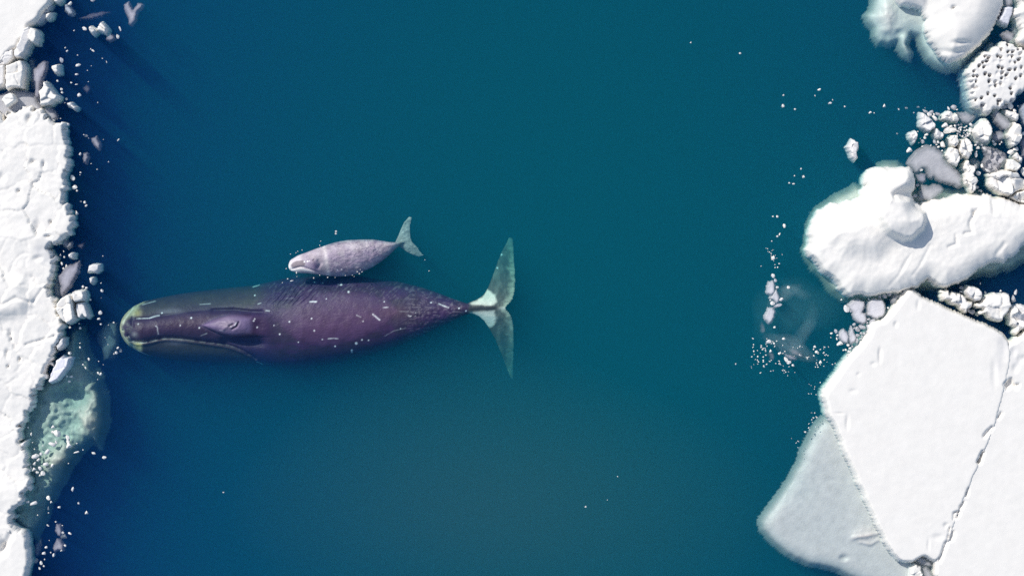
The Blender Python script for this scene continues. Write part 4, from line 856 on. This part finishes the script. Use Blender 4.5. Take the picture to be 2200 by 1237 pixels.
lumps([(150, 8, 5), (182, 62, 8, 4, 'p', -20), (258, 62, 3, 6, 'p'), (253, 79, 3, 5, 'p'), (159, 66, 2), (199, 1, 5, 4, 'm'), (144, 110, 2.5, 3, 'p'), (140, 103, 2), (199, 109, 4, 2, 'w', -35), (195, 106, 2), (167, 119, 1.6), (132, 129, 3.5, 6, 'm', 15), (86, 98, 4, 4, 'c')],
      "bits off the corner floe", "small ice bit floating off the top left corner floe")
lumps([(168, 140, 6, 4, 'p', 25), (165, 160, 4, 2.5, 'p', 10), (124, 174, 2.6, 3), (153, 178, 2), (164, 182, 3, 1.5), (170, 205, 4, 5, 'p', 35), (132, 192, 2.5, 3), (134, 199, 3, 2.6), (142, 213, 2.5, 3, 'c'), (139, 221, 1.6), (210, 221, 1.6), (229, 134, 1.5, 3, 'w', 20), (220, 126, 1.2), (114, 259, 3.5, 2.5),
       (188, 152, 1.3), (196, 142, 1.2), (130, 255, 1.2), (190, 176, 1.2)], "bits around the triangular block", "small ice bit floating around the white triangular block")
lumps([(143, 277, 3), (144, 268, 5, 4, 'p'), (184, 292, 3.5, 3, 'c'), (180, 290, 1.4), (190, 297, 2, 1.6, 'c'), (254, 301, 3.5, 2, 'w', 40), (145, 304, 3.5, 4, 'p'), (172, 331, 3, 4, 'p'), (196, 352, 1.3), (173, 371, 2), (156, 382, 5, 6), (172, 376, 1.2), (160, 403, 5.5, 5), (165, 410, 2.2), (182, 435, 2.6, 4), (185, 442, 3), (173, 433, 2, 2, 'c'),
       (165, 458, 3.5, 5.5, 'p', 20), (209, 364, 1.6), (233, 348, 1.6), (222, 300, 1.1)], "bits off the long floe's upper half", "small ice bit floating off the upper half of the long left floe")
lumps([(133, 566, 3.5, 4), (143, 572, 3.5, 4), (136, 577, 2, 3), (138, 552, 2, 2), (137, 540, 2), (130, 548, 2, 2.5, 'p'), (178, 616, 2.5, 3), (186, 618, 3), (183, 622, 1.6), (217, 608, 1.7), (219, 624, 3, 4.5, 'p', 30), (194, 644, 2, 2.6), (217, 640, 1.5, 1.5, 'c'), (215, 672, 4, 5, 'p'), (212, 685, 3.4, 3), (217, 696, 2.4, 2.4, 'p'), (150, 703, 2.6, 2.2), (172, 705, 2.4, 3), (170, 695, 1.5),
       (172, 746, 3, 2.6), (172, 737, 1.5), (150, 758, 4), (191, 771, 3.6), (184, 790, 3), (178, 783, 2), (211, 801, 3.4), (216, 803, 3.2, 3.8), (210, 815, 1.5), (149, 819, 3, 2.5), (153, 809, 3.6, 2.6), (144, 808, 2), (212, 776, 1.4), (244, 693, 2), (233, 698, 1.3), (253, 747, 3), (250, 757, 3.2, 4, 'p'), (258, 753, 3, 5, 'c'), (221, 550, 1.2), (245, 760, 2), (222, 783, 1.2), (232, 740, 1.2), (226, 725, 1.2)],
      "bits between the long floe and the whale's head", "small ice bit floating between the long left floe and the whale's chin")
lumps([(124, 930, 9, 8, 'w', -30), (114, 917, 5, 4, 'p'), (113, 928, 3.4), (145, 939, 4.2, 5), (148, 957, 7.5, 7), (146, 948, 3.6, 5), (112, 954, 8, 6, 'p', -20), (121, 950, 2, 6, 'p', 25), (101, 970, 7, 6, 'p', 30), (76, 979, 9, 6, 'p', 25), (88, 975, 3, 5, 'p'), (82, 987, 4), (74, 996, 3.5, 5, 'p', -20), (86, 1005, 6, 5, 'p'), (98, 997, 6, 5.5, 'p'), (112, 999, 3.6, 4.4), (73, 1008, 6, 4, 'p'), (92, 1016, 5.5, 5, 'p'),
       (86, 1021, 3), (80, 1014, 3), (67, 932, 2, 4.5), (164, 971, 6, 2.4, 'p', 15), (201, 973, 4.5, 3, 'w', -30), (224, 982, 4, 3.4), (66, 1003, 2, 5, 'p'), (92, 957, 1.6), (74, 964, 1.5), (70, 950, 1.4), (178, 966, 1.5), (165, 952, 1.5), (147, 995, 1.6), (60, 918, 2, 2, 'p')], "white chunks over the sunken ledge", "white ice lump floating over the greenish sunken ledge")
lumps([(156, 1050, 2.8, 6, 'p'), (104, 1069, 5, 4.2, 'w', -35), (110, 1078, 3), (72, 1081, 8, 5, 'p', 20), (59, 1078, 4, 3.4, 'p'), (127, 1089, 3.2), (169, 1080, 2.2, 3, 'p'), (186, 1101, 4.2), (103, 1092, 2.2, 5, 'c'), (81, 1106, 2), (120, 1120, 2), (134, 1144, 3.2, 2.8), (150, 1145, 4, 2, 'w', -25), (103, 1128, 3, 1.6, 'w', -40), (140, 1171, 4, 3), (132, 1182, 3, 2.6), (99, 1175, 3, 3.4), (94, 1188, 4, 4.4, 'p'), (116, 1191, 3, 5, 'p', -25), (88, 1209, 3, 5), (76, 1204, 5.5, 6, 'c'),
       (94, 1215, 2), (96, 1201, 2), (85, 1220, 2.2, 3), (106, 1160, 1.4), (104, 1101, 1.5), (136, 1152, 8, 7, 'c'), (109, 1186, 1.5), (134, 1128, 1.3), (480, 1057, 1.5)], "bits off the bottom left floe", "small ice bit floating near the bottom left corner floe")
lumps([(1988, 239, 7, 4, 'g', -35), (1997, 246, 5, 5, 'p'), (2001, 241, 5, 4.5, 'g'), (2008, 254, 7, 4.6, 'w', -45), (2015, 245, 6, 4.5, 'g', -30), (2007, 246, 2.4), (2049, 231, 6, 7, 'g', -25), (2038, 233, 2, 4, 'p', 25), (2031, 270, 8, 6, 'p'), (2036, 281, 9, 8, 'w'), (2048, 279, 7, 5.4, 'w'), (2043, 272, 3.6), (2052, 270, 3, 3.4), (1990, 290, 4.4, 3.2), (1987, 296, 2.8, 3), (1982, 304, 6, 5, 'g'), (1954, 323, 7, 6, 'p'),
       (2025, 311, 4.6, 10, 'w', 20), (2016, 316, 3), (2009, 304, 4.5, 6, 'g'), (2016, 305, 3.4, 4, 'p'), (1979, 365, 4, 3), (1971, 398, 4.4, 4, 'g'), (1965, 422, 6, 5, 'g'), (2056, 236, 2), (1960, 293, 1.5), (1972, 283, 1.4), (1977, 298, 1.6), (1974, 307, 1.4), (2000, 313, 2, 2, 'p'), (1982, 315, 3, 2.4, 'p'), (2024, 324, 2), (2012, 311, 2), (1988, 232, 1.5, 1.5, 'c'), (1973, 230, 3, 2, 'c'), (1964, 242, 1.4, 1.4, 'c')],
      "small pieces in the brash ice", "small ice piece floating in the outer part of the brash ice")
lumps([(2171, 228, 6, 7), (2180, 237, 4, 5, 'w', 30), (2149, 225, 5), (2157, 230, 7, 5, 'g'), (2086, 267, 4, 5, 'p'), (2134, 304, 3.4), (2137, 310, 4, 3.6), (2148, 310, 2), (2182, 321, 6, 5), (2171, 327, 7, 6.5), (2199, 288, 5, 4.4), (2198, 369, 5, 11, 'w', 10), (2110, 357, 3, 7, 'w', 15), (2096, 358, 4, 5.4, 'g'), (2102, 372, 5, 5, 'p'), (2099, 402, 4, 3.6, 'g'), (2107, 410, 5, 3, 'g', -25), (2097, 332, 3, 6, 'p'), (2101, 318, 4, 3.6),
       (2096, 312, 3, 3, 'p'), (2098, 326, 2), (2115, 319, 3, 5, 'p', 40), (2122, 366, 7, 4, 'p', -30), (2139, 364, 4, 4, 'p'), (2161, 246, 2), (2187, 228, 1.5), (2152, 233, 2), (2110, 312, 3, 2.5, 'g'), (2193, 276, 3, 3, 'g'), (2152, 306, 2, 2.4, 'p'), (2100, 306, 3, 2.6, 'g'), (2185, 318, 2.4)],
      "pieces near the honeycombed floe", "small ice piece floating below the honeycombed floe")
_r = random.Random(21)
rows = []
while len(rows) < 26:
    x, y = _r.uniform(2052, 2086), _r.uniform(262, 300)
    if abs((y - 281) - (x - 2069) * 0.5) < 17 and all(math.hypot(x - a[0], y - a[1]) > 3.6 for a in rows):
        rows.append((x, y, _r.uniform(1.8, 3.6), _r.uniform(1.8, 3.2), _r.choice('pggwp'), _r.uniform(-60, 60)))
lumps(rows, "crumbled ice between the toothed chunk and the bright one", "crumb of ice packed between the toothed chunk and the big bright one")
lumps([(1819, 663, 6, 8, 'p', 15), (1805, 738, 8, 5, 'p', 10), (1796, 711, 5, 5, 'm'), (1786, 716, 3, 2.6), (1799, 720, 2.4), (1798, 727, 2, 4), (1852, 702, 8, 6, 'm', -25), (1843, 707, 6, 5, 'g', -40), (1874, 690, 7, 4, 'm', 40), (1866, 701, 4, 5.4, 'm'), (1866, 686, 4, 3.6, 'g'), (1851, 715, 4, 3.6, 'g'), (1843, 720, 4, 4, 'g'), (1858, 716, 4, 4, 'g'), (1852, 722, 3, 3, 'g'), (1863, 712, 3, 3, 'g'), (1841, 731, 5, 6, 'g', -20),
       (1822, 741, 3), (1826, 748, 3, 3, 'p'), (1817, 751, 2.2), (1823, 755, 3, 3, 'p'), (1835, 697, 4, 4, 'g'), (1911, 631, 5, 5, 'g'), (1901, 635, 5, 6, 'g', 20), (1890, 637, 4, 4, 'g'), (1828, 668, 3, 3, 'g'), (1863, 693, 3, 3, 'g'), (1812, 752, 1.8), (1820, 762, 2.4, 2, 'p'), (1826, 762, 2, 2, 'g'), (1808, 644, 2.4, 2, 'p'), (1836, 705, 3, 2.4, 'g'), (1855, 730, 3, 3, 'g'), (1848, 728, 2.4, 2.4, 'g'), (1866, 642, 2, 2, 'p'), (1908, 661, 2, 2, 'p'),
       (1831, 744, 2, 2.6, 'g'), (1785, 725, 1.4)], "lumps along the huge slab's upper left side", "small ice lump wedged between the iceberg and the huge slab")
lumps([(2067, 617, 6, 4.4, 'c'), (2089, 670, 6, 6, 'g'), (2083, 667, 5, 4.6, 'g'), (2178, 643, 5, 9, 'g', 10), (2182, 628, 3, 7, 'p', -10), (2107, 609, 1.3, 3, 'c'), (2150, 625, 2.6, 2.4, 'p'), (2118, 628, 2, 3, 'c'), (2094, 690, 2, 2, 'g'), (2066, 626, 4, 3, 'c'), (2078, 658, 4, 4, 'g'), (2092, 657, 2.4)], "bits above the huge slab's upper right side", "small ice bit floating along the huge slab's upper right side")
lumps([(1661, 592, 6, 5, 'p'), (1666, 602, 3, 4, 'm'), (1670, 617, 3, 3, 'p'), (1678, 643, 5, 4.6, 'p'), (1660, 651, 5, 4.4, 'p'), (1670, 657, 10, 4, 'm', 20), (1694, 617, 3.4, 3), (1664, 703, 2.6, 3), (1684, 727, 4, 3.4), (1651, 734, 6, 4.6, 'p'), (1661, 554, 6, 4.4, 'w', 15), (1685, 485, 4.4, 5), (1675, 503, 2, 3.4, 'w', -30), (1670, 508, 2, 3, 'p'), (1670, 465, 2.4), (1661, 465, 2.6, 1.8), (1658, 518, 1.5), (1689, 772, 3.6, 6, 'w', 30), (1695, 778, 5, 3.6, 'p', 30), (1704, 784, 3.4, 3.4, 'p'),
       (1763, 778, 3.4, 3.8), (1754, 756, 3, 4.4), (1750, 745, 3), (1656, 754, 3, 3.4), (1635, 572, 1.2), (1667, 640, 3, 3, 'p'), (1655, 645, 2, 2, 'p')], "chunks of the drifting chain", "small ice chunk in the drifting chain beside the lumped iceberg")
rows = []
_r = random.Random(5)
def scatter(cx, cy, sx, sy, n, r0, r1):
    for _ in range(n):
        rows.append((_r.gauss(cx, sx), _r.gauss(cy, sy), _r.uniform(r0, r1), _r.uniform(r0 * 0.6, r1 * 0.8), _r.choice('wwwp'), _r.uniform(-60, 60)))
scatter(1665, 556, 7, 10, 14, 0.9, 2.2); scatter(1655, 539, 5, 4, 6, 0.8, 1.6); scatter(1632, 765, 14, 15, 30, 0.9, 2.4); scatter(1660, 742, 14, 10, 12, 1, 2.4); scatter(1660, 785, 18, 12, 12, 0.9, 2.2); scatter(1685, 793, 14, 10, 12, 0.9, 2)
scatter(1682, 757, 6, 5, 6, 1.4, 2.6); scatter(1766, 756, 9, 8, 12, 1, 2.6); scatter(1768, 780, 12, 8, 14, 0.8, 2); scatter(1728, 766, 10, 4, 8, 1, 2); scatter(1715, 745, 6, 6, 5, .8, 1.8)
lumps(rows, "ice crumbs in the loose scatter", "tiny crumb of white ice in the loose scatter left of the huge slab")
rows = []
scatter(1740, 835, 10, 12, 8, .8, 1.8); scatter(1750, 895, 4, 8, 8, .9, 2); scatter(1738, 912, 3, 6, 4, 1.2, 2.8); scatter(1714, 945, 5, 12, 6, .8, 1.6); scatter(1770, 848, 6, 8, 3, .8, 1.4)
lumps(rows, "ice crumbs beside the huge slab's left corner", "tiny crumb of white ice off the left corner of the huge slab")
lumps([(1590, 115, 2.2), (1484, 92, 1.8), (1760, 193, 4, 3), (1682, 228, 3, 4), (1683, 205, 2), (1708, 235, 2), (1751, 206, 1.3, 2), (1783, 222, 4, 2.4, 'p'), (1789, 215, 1, 2, 'p'), (1815, 229, 1.6), (1870, 242, 4, 2.4, 'p'), (1878, 243, 1.5), (1900, 228, 3, 4, 'p'), (1931, 235, 1.4, 2.4, 'p'), (1726, 380, 2.8, 3), (1696, 393, 2.4, 2), (1705, 395, 2.6, 1.6), (1721, 363, 1.6, 2.6, 'p'), (1707, 378, 1.6), (1928, 287, 2, 1.6, 'c'), (1948, 232, 3, 2.4, 'c')],
      "crumbs in the upper open water", "tiny crumb of ice in open water left of the brash ice")
lumps([(1327, 1023, 1.5), (1258, 1088, 2), (1305, 1073, 1.1)], "crumbs in the lower open water", "tiny crumb of ice alone in the lower open water")
lumps([(722, 497, 1.9), (721.5, 502, 1.9), (689, 518, 1.1), (687, 527, 1.4), (640, 540, 1.2), (636, 543, 1), (649, 537, 1), (624, 546, 1.1), (615, 577, 1.1), (637, 586, 1.3, 3), (638, 594, 1), (618, 599, 1.3), (674, 597, 1.4), (687, 591, 1.5), (688, 585, 1.2), (683, 586, 1), (704, 596, 1.5), (720, 596, 1), (742, 592, 1.2), (768, 584, 1.3), (772, 588, 1.5), (774, 579, 1.2), (778, 584, 1.3), (767, 583, 1), (757, 591, 1), (761, 594, 1),
       (913, 558, 1), (922, 582, 1.3), (627, 603, 4, 1.3, 'p', 15), (607, 607, 1.2)], "droplets around the calf", "bright droplet of spray beside the whale calf")

QUEUE.sort(key=lambda q: -q[2] * q[3])
small = [q for q in QUEUE if max(q[2], q[3]) < 5 and not q[7].startswith("bright droplet")]
rest = set(id(q) for q in small[285:])
bm = bmesh.new()
for q in QUEUE:
    o = build_lump(*q)
    if id(q) in rest:      # the smallest specks of all, past counting: one object
        me = o.data.copy(); me.transform(Matrix.LocRotScale(o.location, o.rotation_euler, o.scale)); bm.from_mesh(me)
        bpy.data.objects.remove(o); bpy.data.meshes.remove(me)
me = bpy.data.meshes.new("ice_crumbs"); bm.to_mesh(me); bm.free(); smooth(me)
tag(link("ice_crumbs", me, SNOW), "finest white specks of crushed ice strewn among the larger floating bits", "ice crumbs", None, 'stuff')

# ------------------------------------------------------------------ drifting turbid water and added tint lenses
silt_or_tint(1285, 600, -4.05, 22.5, 40.0, 4.0, 0, (0.001, 0.094, 0.066), (0.20, 0.050, 0.075), 0.03, 0.5)  # green lens added; thins toward the left ice to widen its navy shade
silt_or_tint(1080, 1075, -1.3, 10.5, 6.0, 1.1, 0, (0.060, 0.036, 0.028), (0.001, 0.02, 0.03), 0.1)  # grey lens added to stand in for sky sheen on open water
silt_or_tint(1705, 665, -0.5, 2.0, 1.3, 0.32, 25, (0.10, 0.18, 0.18), (0.001, 0.001, 0.001))
silt_or_tint(1698, 745, -0.25, 1.0, 0.42, 0.2, -25, (0.62, 0.64, 0.64), (0.001, 0.001, 0.001))
silt_or_tint(1722, 722, -0.3, 0.9, 0.34, 0.2, 50, (0.26, 0.30, 0.30), (0.001, 0.001, 0.001))
silt_or_tint(1738, 690, -0.35, 0.8, 0.30, 0.2, 75, (0.16, 0.20, 0.20), (0.001, 0.001, 0.001))
silt_or_tint(1685, 632, -0.25, 0.7, 0.30, 0.2, 30, (0.55, 0.58, 0.58), (0.001, 0.001, 0.001))
silt_or_tint(1712, 628, -0.3, 0.7, 0.22, 0.2, -15, (0.3, 0.34, 0.34), (0.001, 0.001, 0.001))
silt_or_tint(235, 730, -0.4, 0.5, 0.75, 0.3, 20, (0.10, 0.16, 0.18), (0.001, 0.001, 0.001))
